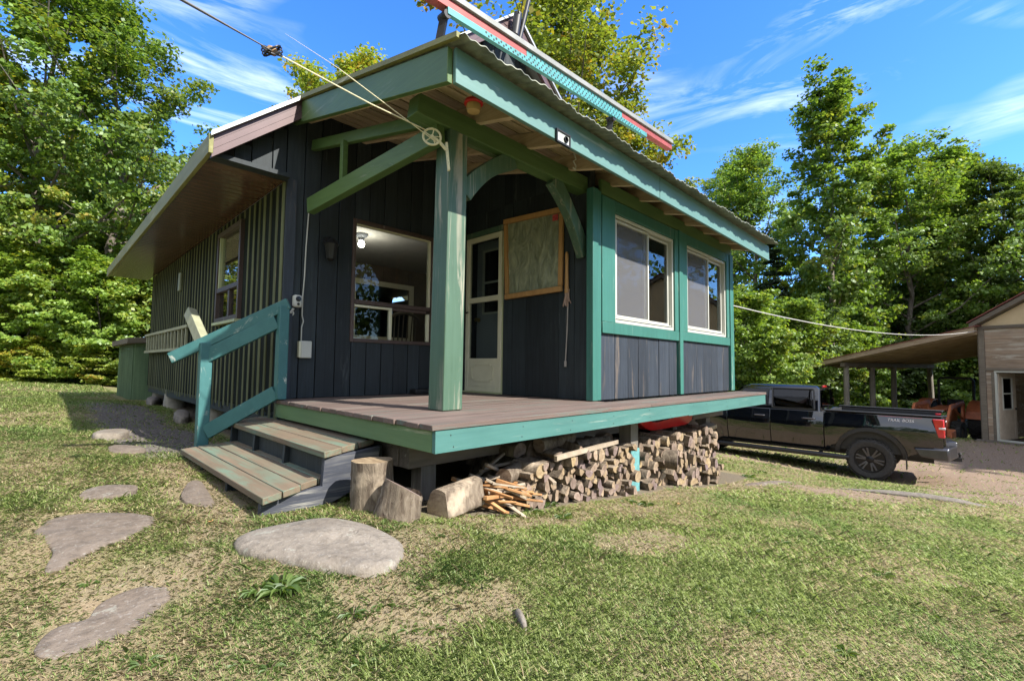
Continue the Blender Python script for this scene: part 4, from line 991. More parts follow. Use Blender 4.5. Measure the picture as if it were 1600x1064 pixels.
for sd_ in (1, -1):
    panel('bed_side', [(-1.16, .78), (-.80, .66), (-.60, .56)] + [(x, z) for x, z in arc(0, .47, .545, 172, 8) if True] + [(.56, .50), (.63, .50), (.63, 1.40), (-1.16, 1.40)], CARP, sd_)
    rd_ = panel('rear_door', [(.645, .53), (1.72, .53), (1.72, 1.375), (.645, 1.375)], CARP, sd_)
    fd_ = panel('front_door', [(1.732, .53), (2.82, .53), (2.84, 1.375), (1.732, 1.375)], CARP, sd_)
    panel('front_fender', [(2.835, .53), (3.19, .53)] + [(x, z) for x, z in arc(3.745, .47, .545, 173, 7)] + [(4.32, .55), (4.62, .62), (4.60, 1.12), (4.2, 1.24), (2.853, 1.33)], CARP, sd_)
    for cx_ in (0, 3.745):
        m_ = MB(); ar = arc(cx_, .47, .55, 176, 4, 18); ar2 = arc(cx_, .47, .625, 174, 6, 18)
        for i in range(18):
            P = []
            for (x, z) in (ar[i], ar[i+1], ar2[i+1], ar2[i]): P.append((x, sd_*(ysurf(z)+.022), z))
            P2 = [(p[0], sd_*(ysurf(p[2])-.03), p[2]) for p in P]
            m_.hexa(P+P2)
        m_.build('wheel_arch_trim', TRIM, truck, local=True, smooth=50)
    for dr, hx in ((rd_, .80), (fd_, 1.86)):
        m_ = MB(); m_.tube([(hx, sd_*1.01, 1.20), (hx+.02, sd_*1.04, 1.205), (hx+.22, sd_*1.04, 1.205), (hx+.25, sd_*1.01, 1.20)], .018, 8); m_.build('door_handle', CHROME, dr, local=True)
    def up(x, z, e=0.): return (x, sd_*(ysurf(z)+e), z)
    def glassq(nm, pts, parent, e=.004, mat=GLASSD):
        m_ = MB(); m_.prism([up(x, z, e) for x, z in pts], (0, -sd_*.01, 0)); return m_.build(nm, mat, parent, local=True, smooth=0)
    glassq('side_window', [(.86, 1.43), (1.66, 1.43), (1.68, 1.83), (.90, 1.83)], rd_); glassq('side_window', [(1.80, 1.43), (2.80, 1.43), (2.42, 1.83), (1.80, 1.83)], fd_)
    m_ = MB(); q_ = [(.82, 1.405), (1.69, 1.405), (1.71, 1.855), (.86, 1.855)]
    for i in range(4): m_.beam(up(*q_[i], .004), up(*q_[(i+1) % 4], .004), .03, .012, (0, 1, 0))
    m_.build('window_trim', TRIM, rd_, local=True)
    m_ = MB(); m_.tube([(.35, sd_*1.03, .43), (.5, sd_*1.05, .43), (3.0, sd_*1.05, .43), (3.1, sd_*1.0, .43)], [.04, .055, .055, .04], 10); m_.box((.7, sd_*.8-.02, .43), (.76, sd_*.8+.2*sd_+.02, .47)); m_.build('step_bar', TRIM, truck, local=True)
    m_ = MB(); y0, y1 = sorted((sd_*.78, sd_*.985)); m_.box((-.60, y0, .30), (-.585, y1, .60)); m_.build('mud_flap', TRIM, truck, local=True)
    m_ = MB()
    y0, y1 = sorted((sd_*.80, sd_*1.012))
    tl = MB().hexa([(-1.20, y0, 1.0), (-1.08, y0, 1.0), (-1.09, y1, 1.0), (-1.185, y1, 1.0), (-1.195, y0, 1.36), (-1.0, y0, 1.36), (-1.01, y1, 1.36), (-1.18, y1, 1.36)]).build('tail_light', TAIL, truck, local=True, bevel=.015)
    y0, y1 = sorted((sd_*.81, sd_*1.017)); MB().box((-1.20, y0, 1.165), (-1.10, y1, 1.205)).build('reverse_lamp', TAILW, tl, local=True, bevel=.008)
    m_ = MB()
    m_.hexa([(-1.36, sd_*.35, .56), (-1.14, sd_*.35, .56), (-1.0, sd_*1.0, .56), (-1.24, sd_*1.0, .56), (-1.36, sd_*.35, .80), (-1.14, sd_*.35, .80), (-1.0, sd_*1.0, .80), (-1.24, sd_*1.0, .80)])
    m_.hexa([(-1.235, sd_*.92, .56), (-.80, sd_*.92, .60), (-.80, sd_*1.02, .60), (-1.235, sd_*1.02, .56), (-1.235, sd_*.92, .79), (-.72, sd_*.92, .76), (-.72, sd_*1.02, .76), (-1.235, sd_*1.02, .79)])
    m_.build('rear_bumper_corner', CHROME, truck, local=True, bevel=.025)
m_ = MB().box((-1.355, -.349, .56), (-1.14, .349, .78)); m_.build('rear_bumper', TRIM, truck, local=True, bevel=.02)
m_ = MB().box((-1.42, -.05, .45), (-1.1, .05, .53)).lathe([(0, 0), (.02, 0), (.02, .05), (.03, .07), (.02, .1), (0, .105)], (-1.39, 0, .53), n=12); m_.build('tow_hitch', TRIM, truck, local=True)
m_ = MB().hexa([(-1.20, -.79, .82), (-1.13, -.79, .82), (-1.13, .79, .82), (-1.20, .79, .82), (-1.185, -.79, 1.41), (-1.13, -.79, 1.41), (-1.13, .79, 1.41), (-1.185, .79, 1.41)]).box((-1.22, -.79, 1.385), (-1.13, .79, 1.425)); m_.build('tailgate', CARP, truck, local=True, bevel=.012)
m_ = MB().box((-1.12, -.90, .58), (.60, .90, .86)).box((-1.12, .82, .86), (.60, .93, 1.38)).box((-1.12, -.93, .86), (.60, -.82, 1.38)).box((.56, -.82, .86), (.60, .82, 1.38)); m_.build('truck_bed', TRIM, truck, local=True)
m_ = MB().box((-1.16, .86, 1.401), (.63, .985, 1.425)).box((-1.16, -.985, 1.401), (.63, -.86, 1.425)); m_.build('bed_rail', TRIM, truck, local=True, bevel=.008)
m_ = MB().box((.66, -.90, .50), (3.0, .90, 1.36)).box((2.9, -.86, .6), (3.25, .86, 1.25)).box((4.25, -.86, .5), (4.6, .86, 1.1)).box((-1.0, -.5, .42), (4.3, -.4, .58)).box((-1.0, .4, .42), (4.3, .5, .58)); m_.build('underbody', TRIM, truck, local=True)
# cab
rg = [[(.66, .915), (2.86, .925), (3.22, .86)], [(.72, .915), (2.90, .92), (3.12, .84)], [(.74, .755), (2.36, .755), (2.46, .70)], [(.82, .68), (2.22, .68), (2.30, .62)]]
zs_ = [1.30, 1.365, 1.87, 1.945]
vs = []; fs = []
for ring, z in zip(rg, zs_):
    loop = [(x, y, z) for x, y in ring]+[(x, -y, z) for x, y in ring[::-1]]; vs += loop
for j in range(3):
    for i in range(6): fs.append((j*6+i, j*6+(i+1) % 6, (j+1)*6+(i+1) % 6, (j+1)*6+i))
fs += [tuple(range(6))[::-1], tuple(18+i for i in range(6))]
cab = MB().add(vs, fs).build('cab', CARP, truck, local=True, bevel=.03, smooth=50)
m_ = MB().prism([(.708, -.76, 1.44), (.708, .76, 1.44), (.725, .68, 1.84), (.725, -.68, 1.84)], (-.012, 0, .004)); m_.build('rear_window', GLASSD, cab, local=True, smooth=0)
m_ = MB().prism([(3.085, -.80, 1.40), (3.085, .80, 1.40), (2.52, .68, 1.85), (2.52, -.68, 1.85)], (.012, 0, .008)); m_.build('windscreen', GLASSD, cab, local=True, smooth=0)
m_ = MB().box((.755, -.16, 1.885), (.80, .16, 1.935)); m_.build('brake_light', TAIL, cab, local=True, bevel=.01)
m_ = MB().hexa([(3.0, -.93, 1.1), (4.62, -.88, 1.0), (4.62, .88, 1.0), (3.0, .93, 1.1), (3.0, -.90, 1.36), (4.55, -.82, 1.24), (4.55, .82, 1.24), (3.0, .90, 1.36)]); m_.build('bonnet', CARP, truck, local=True, bevel=.05)
m_ = MB().box((4.58, -.9, .62), (4.70, .9, 1.10)); m_.build('front_grille', TRIM, truck, local=True, bevel=.03)
m_ = MB().box((4.6, -.98, .45), (4.85, .98, .66)); m_.build('front_bumper', CHROME, truck, local=True, bevel=.05)
for s_ in (1, -1):
    y0, y1 = sorted((s_*.62, s_*.93)); MB().box((4.5, y0, .95), (4.705, y1, 1.08)).build('headlight', TAILW, truck, local=True, bevel=.03)
    y0, y1 = sorted((s_*.98, s_*1.22)); MB().box((2.70, y0, 1.38), (2.80, y1, 1.58)).build('wing_mirror', TRIM, truck, local=True, bevel=.03)
def make_wheel(parent, x, y, side, Rr=.425, W=.27):
    ty = MB(); rb = .27
    prof = [(rb, -W/2+.02), (rb+.05, -W/2), (Rr-.05, -W/2-.005), (Rr-.012, -W/2+.03), (Rr-.012, W/2-.03), (Rr-.05, W/2+.005), (rb+.05, W/2), (rb, W/2-.02), (rb-.02, 0)]
    ty.lathe([(a, b_) for a, b_ in prof], (x, y, Rr), (0, side, 0), 48, True)
    for i in range(36):
        t = 2*math.pi*i/36
        for off, sg in ((W*.30, .06), (-W*.30, -.06), (0, .03)):
            c_ = Vector((x+math.cos(t+sg)*(Rr-.008), y+side*off, Rr+math.sin(t+sg)*(Rr-.008)))
            rd2 = Vector((math.cos(t+sg), 0, math.sin(t+sg)))
            ty.beam(c_-Vector((0, W*.14, 0)), c_+Vector((0, W*.14, 0)), .045, .02, rd2)
    t_ = ty.build('wheel', TYRE, parent, local=True, smooth=40)
    rm = MB(); rm.lathe([(rb+.005, W/2-.03), (rb-.01, W/2-.005), (rb-.03, W/2-.01), (rb-.035, .02), (.0, .02)], (x, y, Rr), (0, side, 0), 40); rm.build('rim', RIMD, t_, local=True)
    sp2 = MB()
    for i in range(6):
        t = 2*math.pi*i/6+.2
        for dt in (-.16, .16):
            c0 = Vector((x+math.cos(t+dt*.9)*.07, y+side*(W/2-.035), Rr+math.sin(t+dt*.9)*.07)); c1 = Vector((x+math.cos(t+dt)*.245, y+side*(W/2-.012), Rr+math.sin(t+dt)*.245))
            sp2.beam(c0, c1, .032, .02, (0, side, 0))
    sp2.build('spokes', RIMS, t_, local=True, bevel=.004)
    MB().lathe([(.075, .02), (.075, W/2-.03), (.05, W/2-.01), (0, W/2-.008)], (x, y, Rr), (0, side, 0), 20).build('hub', RIMD, t_, local=True)
for x in (0, 3.745):
    for s_ in (1, -1): make_wheel(truck, x, s_*.865, s_)
def stretch(o):
    if o.type == 'MESH' and not o.name.startswith(('wheel', 'rim', 'spokes', 'hub')):
        for v in o.data.vertices:
            if v.co.x > .5: v.co.x += .17*min(1, max(0, (3.25-v.co.x)/1.5))
    for c_ in o.children: stretch(c_)
stretch(truck)
fc = bpy.data.curves.new('lettering', 'FONT'); fc.body = 'TRAIL BOSS'; fc.size = .078; fc.extrude = .002; fc.align_x = 'CENTER'; fc.space_character = 1.05; fc.shear = .18
fo = bpy.data.objects.new('lettering_tmp', fc); COL.objects.link(fo)
bpy.context.view_layer.update()
me = bpy.data.meshes.new_from_object(fo.evaluated_get(bpy.context.evaluated_depsgraph_get())); bpy.data.objects.remove(fo)
me.materials.append(plain_mat('decal_white', (.72, .70, .72), .4, var=.02)); lt = bpy.data.objects.new('bed_lettering', me); COL.objects.link(lt); lt.parent = truck
lt.rotation_euler = (math.radians(90), 0, math.radians(180)); lt.location = (-.52, ysurf(1.27)+.004, 1.265)
for z in (1.245, 1.352):
    m_ = MB().box((-.86, ysurf(1.3)-.02, z), (-.16, ysurf(1.3)+.0045-(.012 if z > 1.3 else 0), z+.010)); m_.build('decal_stripe', plain_mat('decal_red', (.5, .04, .05), .4), truck, local=True)

# ================================================================ BARN WITH LEAN-TO
BO = Vector((20.58, -.48, -1.84)); BR = math.atan2(.92, .39)
barn = thing('barn', 'weathered wooden barn with open side shelter and white framed door', 'barn', tuple(BO), BR)
FB = Pl((0, 0, 0), (1, 0, 0), (0, 1, 0)); LB = Pl((.28, 0, 0), (0, -1, 0), (1, 0, 0))
w = MB(); z = .05; rr = random.Random(2)
def hboards(pl, u0, u1, z0, z1, holes=(), hh=.3, d0=0):
    z = z0
    while z < z1-.01:
        z2 = min(z1, z+hh*rr.uniform(.85, 1.15)); segs = [(u0, u1)]
        for h in holes:
            if h[2] < z2-.01 and h[3] > z+.01:
                segs = [q for a, b_ in segs for q in ((a, min(b_, h[0])), (max(a, h[1]), b_)) if q[1]-q[0] > .02]
        for a, b_ in segs: w.obox(pl, a, b_, z+.003, z2-.003, d0-.03, d0+rr.uniform(0, .006))
        z = z2
hboards(FB, -7.5, .26, .05, 2.18, [(-1.08, -.05, 0, 2.17)], .42); hboards(FB, -7.5, .26, 2.18, 3.56, (), .46); hboards(LB, .0, 7, .05, 3.5, (), .3)
w.build('barn_wall', BARNW, barn, local=True)
m_ = MB().obox(FB, .14, .28, 0, 3.5, .007, .04).obox(FB, -7.5, .28, 2.22, 2.30, .007, .03).obox(FB, -7.5, .28, 3.50, 3.60, .007, .05).obox(LB, 0, .14, 0, 3.45, .007, .04).obox(FB, -.05, .02, .05, 2.17, .008, .026); m_.build('barn_trim', GREYW, barn, local=True, bevel=.005)
RSL = .60
m_ = MB().prism([(.28, -.005, 3.602), (-3.9, -.005, 3.602+RSL*4.18), (-8.1, -.005, 3.602)], (0, -.03, 0)); m_.build('gable_panel', plain_mat('cream_gable_board', (.52, .40, .24), .8, var=.12, vs=2), barn, local=True)
m_ = MB().prism([(-.05, -.5, 3.5), (-.05, -.5, .05), (-1.08, -.5, .05), (-1.08, -.5, 3.5)], (0, -.02, 0)) if False else MB().box((-7.4, -6.8, .02), (.2, -.05, .05)); m_.build('barn_floor', GREYW, barn, local=True)
m_ = MB().box((-7.4, -3.2, .05), (.2, -3.15, 3.5)); m_.build('barn_partition', DARK, barn, local=True)
w = MB()
for sgn in (1, -1):
    def X(x): return x if sgn > 0 else -7.8-x
    w.prism([(X(.42), .22, 3.55), (X(-3.9), .22, 3.55+RSL*4.32), (X(-3.9), .22, 3.55+RSL*4.32+.14), (X(.42), .22, 3.69)], (0, -7.4, 0))
rf = w.build('barn_roof', GREYW, barn, local=True)
RUST = plain_mat('rust_red_roofing', (.20, .065, .05), .6, .1, var=.35, vs=4)
w = MB()
for sgn in (1, -1):
    def X(x): return x if sgn > 0 else -7.8-x
    w.prism([(X(.46), .26, 3.70), (X(-3.9), .26, 3.70+RSL*4.36), (X(-3.9), .26, 3.70+RSL*4.36+.03), (X(.46), .26, 3.73)], (0, -7.5, 0))
w.build('roofing', RUST, rf, local=True)
LS = -.215
w = MB()
zz = lambda x: 3.52+LS*(x-.3)
w.prism([(.29, .20, zz(.29)), (5.75, .20, zz(5.75)), (5.75, .20, zz(5.75)+.045), (.29, .20, zz(.29)+.045)], (0, -6.3, 0)); lt_ = w.build('shelter_roof', BARNU, barn, local=True)
w = MB(); yy = .18
while yy > -6.1:
    bwd = R.uniform(.16, .24); zo = -.022-R.uniform(0, .02); w.prism([(.30, yy, zz(.3)+zo), (5.74, yy, zz(5.74)+zo), (5.74, yy, zz(5.74)-.002), (.30, yy, zz(.3)-.002)], (0, -bwd, 0)); yy -= bwd+R.uniform(.008, .03)
w.build('shelter_planks', BARNU, lt_, local=True)
w = MB().prism([(.29, .24, zz(.29)-.12), (5.75, .24, zz(5.75)-.10), (5.75, .24, zz(5.75)+.06), (.29, .24, zz(.29)+.06)], (0, -.035, 0)); w.build('shelter_fascia', BARNU, lt_, local=True)
w = MB(); 
w.prism([(.2, .27, zz(.2)+.062), (5.85, .27, zz(5.85)+.062), (5.85, .27, zz(5.85)+.085), (.2, .27, zz(.2)+.085)], (0, -6.5, 0)); w.build('roofing', RUST, lt_, local=True)
for i in range(9):
    yy = .05-.75*i; MB().prism([(.29, yy, zz(.29)-.17), (5.7, yy, zz(5.7)-.13), (5.7, yy, zz(5.7)-.002), (.29, yy, zz(.29)-.002)], (0, -.06, 0)).build('shelter_rafter', BARNU, lt_, local=True)
MB().box((4.28, -6.0, zz(4.4)-.32), (4.46, .1, zz(4.4)-.15)).build('shelter_beam', GREYW, barn, local=True, bevel=.01)
for yy in (-.12, -1.75, -3.2, -5.8): MB().tube([(4.37, yy, -.2), (4.37+R.uniform(-.03, .03), yy, 1.2), (4.37, yy, zz(4.4)-.30)], [.11, .10, .095], 10).build('shelter_post', GREYZ, barn, local=True)
MB().frame(FB, -1.10, -.04, .09, 2.22, .055, -.06, .012).build('door_frame', WHITE, barn, local=True, bevel=.004)
dl = MB(); DP = Pl((-.10, -.06, 0), (-.05, -.9987, 0), (-.9987, .05, 0)); dl.frame(DP, 0, .90, .12, 2.14, .12, -.03, .01).obox(DP, .12, .78, .24, 1.02, -.025, .004).obox(DP, .12, .18, 1.02, 2.02, -.025, .006).obox(DP, .72, .78, 1.02, 2.02, -.025, .006)
dd_ = dl.build('barn_door', plain_mat('beige_door_paint', (.42, .345, .27), .6), barn, local=True, bevel=.004)
MB().frame(DP, .18, .72, 1.02, 2.02, .04, -.03, .018).obox(DP, .22, .68, 1.50, 1.54, -.02, .012).build('door_window', WHITE, dd_, local=True); MB().obox(DP, .22, .68, 1.06, 1.98, -.012, -.006).build('pane', GLASSD, dd_, local=True, smooth=0)
MB().lathe([(0, 0), (.03, 0), (.03, .03), (0, .04)], DP.p(.83, 1.05, .01), (-.9987, .05, 0), 12).build('door_knob', BLACKI, dd_, local=True)
for i in range(3): MB().box((-2.6, .06+.16*i, -.08), (.36, .205+.16*i, .10-.02*i)).build('ramp_plank', GREYW, barn, local=True, bevel=.006)
cp = Matrix.Rotation(BR, 4, 'Z'); lw = lambda x, y, z: BO + cp @ Vector((x, y, z))
can = thing('fuel_can', 'red fuel can standing inside the barn doorway', 'fuel can', tuple(lw(-.72, -.35, .055)), BR)
MB().box((-.12, -.08, 0), (.12, .08, .30)).build('can_body', REDP, can, local=True, bevel=.03); MB().tube([(-.08, 0, .30), (-.06, 0, .37), (.06, 0, .37), (.08, 0, .30)], .015, 8).build('handle', REDP, can, local=True); MB().tube([(.10, 0, .28), (.16, 0, .38)], [.02, .012], 8).build('spout', BLACKI, can, local=True)
hl = MB().obox(FB, .55, .75, 3.02, 3.2, .20, .245)
vb = MB().box((-.12, -.05, -.1), (.12, .05, .1)); 
# service cable
c0 = Vector((7.76, 2.68, .95)); c0 = onY(2.70, 1143, 477); c1 = lw(.29, .09, 3.46)
pts = [c0.lerp(c1, i/16)-Vector((0, 0, .28*4*(i/16)*(1-i/16))) for i in range(17)]
single(MB().tube(pts, .008, 6), 'service_cable', plain_mat('cable_grey', (.45, .44, .42), .6), 'pale overhead cable running from the sunroom corner to the barn', 'cable', tuple(c0))

# ================================================================ TRACTOR
ta = Vector((*spot(1488, 17.6), 0)); tb_ = Vector((*spot(1432, 16.0), 0)); hd = (tb_-ta).normalized()
TO = thing('tractor', 'orange loader tractor with roll bar parked under the barn shelter', 'tractor', (ta.x, ta.y, gz(ta.x, ta.y)), math.atan2(hd.y, hd.x))
ORG = plain_mat('faded_orange_paint', (.52, .16, .07), .5, .1, var=.25, vs=5)
GRAY = plain_mat('tractor_grey', (.14, .13, .12), .6, var=.2)
def tw(x, y, Rr, W, s_):
    m_ = MB(); m_.lathe([(Rr*.55, -W/2), (Rr*.9, -W/2), (Rr*.97, -W/3), (Rr*.97, W/3), (Rr*.9, W/2), (Rr*.55, W/2)], (x, y, Rr), (0, s_, 0), 32, True)
    for i in range(20):
        t = 2*math.pi*i/20
        for q in (1, -1):
            a_ = Vector((x+math.cos(t+q*.08)*Rr*.98, y, Rr+math.sin(t+q*.08)*Rr*.98)); b__ = Vector((x+math.cos(t+q*.08+.16)*Rr*.95, y+q*W/2, Rr+math.sin(t+q*.08+.16)*Rr*.95)); m_.beam(a_, b__, .05, .07, (math.cos(t), 0, math.sin(t)))
    o = m_.build('wheel', TYRE, TO, local=True); MB().lathe([(Rr*.56, W*.3), (Rr*.5, W*.1), (.1, W*.15), (.08, W*.35), (0, W*.36)], (x, y, Rr), (0, s_, 0), 24).build('rim', GRAY, o, local=True)
for s_ in (1, -1): tw(0, s_*.72, .68, .38, s_); tw(1.75, s_*.62, .38, .24, s_)
MB().hexa([(.55, -.27, .62), (2.15, -.25, .55), (2.15, .25, .55), (.55, .27, .62), (.55, -.27, 1.25), (2.15, -.23, 1.12), (2.15, .23, 1.12), (.55, .27, 1.25)]).build('bonnet', ORG, TO, local=True, bevel=.05)
gr = MB().box((2.151, -.22, .60), (2.20, .22, 1.06)); grl = gr.build('grille', GRAY, TO, local=True, bevel=.02)
m_ = MB()
for i in range(9): m_.box((2.201, -.2, .64+.045*i), (2.21, .2, .66+.045*i))
m_.build('grille_bars', ORG, grl, local=True)
for s_ in (1, -1): MB().box((2.2, s_*.15-.06, .93), (2.225, s_*.15+.06, 1.02)).build('headlight', TAILW, TO, local=True, bevel=.01)
m_ = MB().box((-.4, -.3, .45), (2.0, .3, .72)); m_.build('chassis', GRAY, TO, local=True, bevel=.03)
for s_ in (1, -1):
    m_ = MB(); 
    for i in range(8):
        t0, t1 = math.radians(10+20*i), math.radians(30+20*i); m_.beam((math.cos(t0)*.76, s_*.72, .68+math.sin(t0)*.76), (math.cos(t1)*.76, s_*.72, .68+math.sin(t1)*.76), .42, .03, (math.cos(t0), 0, math.sin(t0)))
    m_.build('fender', ORG, TO, local=True)
    m_ = MB(); m_.beam((.85, s_*.48, .5), (.80, s_*.48, 1.38), .07, .16, (1, 0, 0)); m_.beam((.8, s_*.48, 1.36), (1.95, s_*.50, 1.28), .08, .14); m_.beam((1.95, s_*.50, 1.30), (2.55, s_*.50, .42), .08, .15); m_.tube([(.85, s_*.48, .8), (1.75, s_*.5, 1.22)], .035, 8)
    m_.build('loader_arm', ORG, TO, local=True, bevel=.01)
m_ = MB().tube([(-.25, .5, .9), (-.25, .5, 2.15), (-.25, .44, 2.25), (-.25, -.44, 2.25), (-.25, -.5, 2.15), (-.25, -.5, .9)], .045, 8); m_.build('roll_bar', BLACKI, TO, local=True)
m_ = MB().box((2.45, -.75, .10), (2.52, .75, .55)).box((2.5, -.75, .08), (3.0, .75, .12)).box((2.5, -.76, .1), (2.9, -.74, .5)).box((2.5, .74, .1), (2.9, .76, .5)); m_.build('bucket', ORG, TO, local=True, bevel=.01)
m_ = MB().box((-.15, -.24, .95), (.3, .24, 1.05)).box((-.2, -.24, 1.05), (-.12, .24, 1.45)); m_.build('seat', BLACKI, TO, local=True, bevel=.03)
m_ = MB().tube([(.55, 0, 1.2), (.42, 0, 1.35)], .02, 8); m_.lathe([(.16, .01), (.18, 0), (.16, -.01), (.14, 0)], (.42, 0, 1.35), (-.6, 0, .75), 20, True); m_.build('steering_wheel', BLACKI, TO, local=True)

# ================================================================ GROUND
def inpoly(x, y, P):
    c = np.zeros(x.shape, bool); j = len(P)-1
    for i in range(len(P)):
        xi, yi = P[i]; xj, yj = P[j]
        cond = ((yi > y) != (yj > y)) & (x < (xj-xi)*(y-yi)/(yj-yi+1e-12)+xi)
        c ^= cond; j = i
    return c
def segdist(x, y, a, b_):
    ax, ay = a; bx, by = b_; dx, dy = bx-ax, by-ay
    t = np.clip(((x-ax)*dx+(y-ay)*dy)/(dx*dx+dy*dy), 0, 1); return np.hypot(x-ax-t*dx, y-ay-t*dy)
def sstep(a, b_, v): t = np.clip((v-a)/(b_-a), 0, 1); return t*t*(3-2*t)
def masks(x, y):
    """dirt (bare soil), dry (straw), grav (grey gravel by the side wall)"""
    n1 = fbm(x, y, .8, 21, 5); n2 = fbm(x, y, 2.6, 31, 4); n3 = fbm(x, y, .35, 41, 3); n4 = fbm(x, y, 6., 51, 3)
    drive = 1-sstep(1.5, 2.9, segdist(x, y, (10.5, -2.6), (13.5, -.6))+(n1-.5)*3.4+(n4-.5)*1.2)
    drive = np.maximum(drive, 1-sstep(2.4, 4.0, segdist(x, y, (14.5, -1.2), (22, -3))+(n1-.5)*3+(n4-.5)))
    drive = np.maximum(drive, .8*(1-sstep(.5, 1.2, np.abs(segdist(x, y, (11.8, 1.4), (11.8, 12))-.2)+(n1-.5)*1.4)))
    drive = np.maximum(drive, .9*(1-sstep(.3, .8, segdist(x, y, (7.4, 1.2), (8.6, .9))+(n2-.5)*1.2)))
    dirt = np.zeros_like(x)
    for (a, b_, r_) in (((1.0, 1.75), (1.45, 2.0), .16), ((1.15, 1.5), (1.4, 1.45), .15), ((1.9, 2.15), (3.6, 1.95), .15), ((2.3, 1.5), (2.9, 1.4), .14), ((.75, 2.7), (.8, 4.6), .15), ((4.2, 2.15), (6.6, 2.2), .16), ((.35, 2.4), (.6, 2.3), .14)):
        dirt = np.maximum(dirt, .62*(1-sstep(r_*.5, r_*1.5, segdist(x, y, a, b_)+(n2-.5)*.55)))
    dry = .9*sstep(.45, .64, n1*.55+n2*.25+n3*.25+.03*(x*.4-y*.2)*0)
    dry = np.maximum(dry, dirt)
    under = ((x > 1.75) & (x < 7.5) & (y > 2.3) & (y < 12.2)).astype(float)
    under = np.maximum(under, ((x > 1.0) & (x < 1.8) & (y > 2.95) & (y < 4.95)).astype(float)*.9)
    grav = (1-sstep(.28, .55, np.abs(x-.98)+(n2-.5)*.35+(n4-.5)*.12))*sstep(4.6, 5.4, y)*(1-sstep(10.4, 12, y))
    return np.maximum(drive, dirt*.6), dirt, dry, under, grav
def axis(lo, hi, a, b_, fine, grow=1.12):
    xs = list(np.arange(a, b_, fine)); s_ = fine; v = xs[-1]
    while v < hi: s_ *= grow; v += s_; xs.append(v)
    s_ = fine; v = a; pre = []
    while v > lo: s_ *= grow; v -= s_; pre.append(v)
    return np.array(pre[::-1]+xs)
ax_, ay_ = axis(-260, 300, -1.0, 9.0, .055), axis(-260, 300, -1.5, 7.5, .055)
GX, GY = np.meshgrid(ax_, ay_); zz_ = gz_np(GX, GY)
bumpy = (fbm(GX, GY, 1.3, 61, 3)-.5)*.05 + (fbm(GX, GY, 7, 71, 3)-.5)*.022
near_st = ((GX > .7) & (GX < 7.6) & (GY > 2.2) & (GY < 5)).astype(float)
zz_ = zz_ + bumpy*(1-.7*near_st)
for P in STONES: zz_ = zz_ - .032*inpoly(GX, GY, P.mean(0)+(P-P.mean(0))*.97)
V = np.c_[GX.ravel(), GY.ravel(), zz_.ravel()]; nx_ = len(ax_); ny_ = len(ay_)
ii = np.arange(nx_*ny_).reshape(ny_, nx_); Fq = np.stack([ii[:-1, :-1], ii[:-1, 1:], ii[1:, 1:], ii[1:, :-1]], -1).reshape(-1, 4)
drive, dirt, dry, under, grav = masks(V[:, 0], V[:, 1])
far_ = np.hypot(V[:, 0]-8, V[:, 1]-6)
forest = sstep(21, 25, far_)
def ground_mat():
    m, nt, out = newmat('lawn_soil'); k = N(nt); v = k.obj()
    A = k.n('ShaderNodeAttribute', attribute_name='mask'); sp = k.n('ShaderNodeSeparateColor', ins={0: A.outputs['Color']})
    B = k.n('ShaderNodeAttribute', attribute_name='mask2'); sq = k.n('ShaderNodeSeparateColor', ins={0: B.outputs['Color']})
    n1 = k.noise(v, 7, 6, .65); n2 = k.noise(v, 34, 5, .7); n3 = k.noise(v, 120, 3, .6); n4 = k.noise(v, 2.2, 4, .6)
    green = k.mixc(k.ramp(n2, (.35, 0.), (.65, 1.)), (.115, .135, .045), (.185, .19, .08))
    straw = k.mixc(k.ramp(n3, (.35, 0.), (.65, 1.)), (.18, .135, .08), (.29, .225, .14))
    c = k.mixc(k.math('ADD', k.math('MULTIPLY', sp.outputs[1], .75), k.math('MULTIPLY', k.ramp(n1, (.4, 0.), (.62, 1.)), .35), True), green, straw)
    soil = k.mixc(k.ramp(n2, (.3, 0.), (.7, 1.)), (.155, .105, .075), (.28, .205, .15))
    soil = k.mixc(k.math('MULTIPLY', k.ramp(n3, (.52, 0.), (.62, 1.)), .5), soil, (.33, .28, .225))
    vp = k.n('ShaderNodeTexVoronoi', ins={0: v}); vp.inputs['Scale'].default_value = 15
    soil = k.mixc(k.math('MULTIPLY', k.ramp(vp.outputs['Distance'], (.16, 1.), (.26, 0.)), k.ramp(n1, (.45, 0.), (.6, .8))), soil, (.36, .33, .29))
    soil = k.mixc(k.math('MULTIPLY', k.ramp(n4, (.4, 0.), (.65, 1.)), .4), soil, (.225, .165, .115))
    c = k.mixc(sp.outputs[0], c, soil)
    vo = k.n('ShaderNodeTexVoronoi', ins={0: v}); vo.inputs['Scale'].default_value = 26
    gr = k.mixc(k.ramp(vo.outputs['Distance'], (.0, 1.), (.55, 0.)), (.05, .045, .04), (.22, .20, .185))
    gr = k.mixc(k.ramp(n2, (.35, 0.), (.7, 1.)), gr, (.20, .175, .15))
    c = k.mixc(sp.outputs[2], c, gr)
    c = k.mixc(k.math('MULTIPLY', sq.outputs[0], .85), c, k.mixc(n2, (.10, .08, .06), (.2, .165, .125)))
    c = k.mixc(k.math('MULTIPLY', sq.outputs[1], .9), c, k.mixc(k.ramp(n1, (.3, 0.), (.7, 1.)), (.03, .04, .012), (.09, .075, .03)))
    h = k.math('ADD', k.math('MULTIPLY', n2, .7), k.math('MULTIPLY', n3, .5))
    nt.links.new(k.principled(c, .95, k.bump(h, .8, .02), **{'Specular IOR Level': .1}), out.inputs[0]); return m
me = np_mesh('ground', V, Fq, ground_mat(), True)
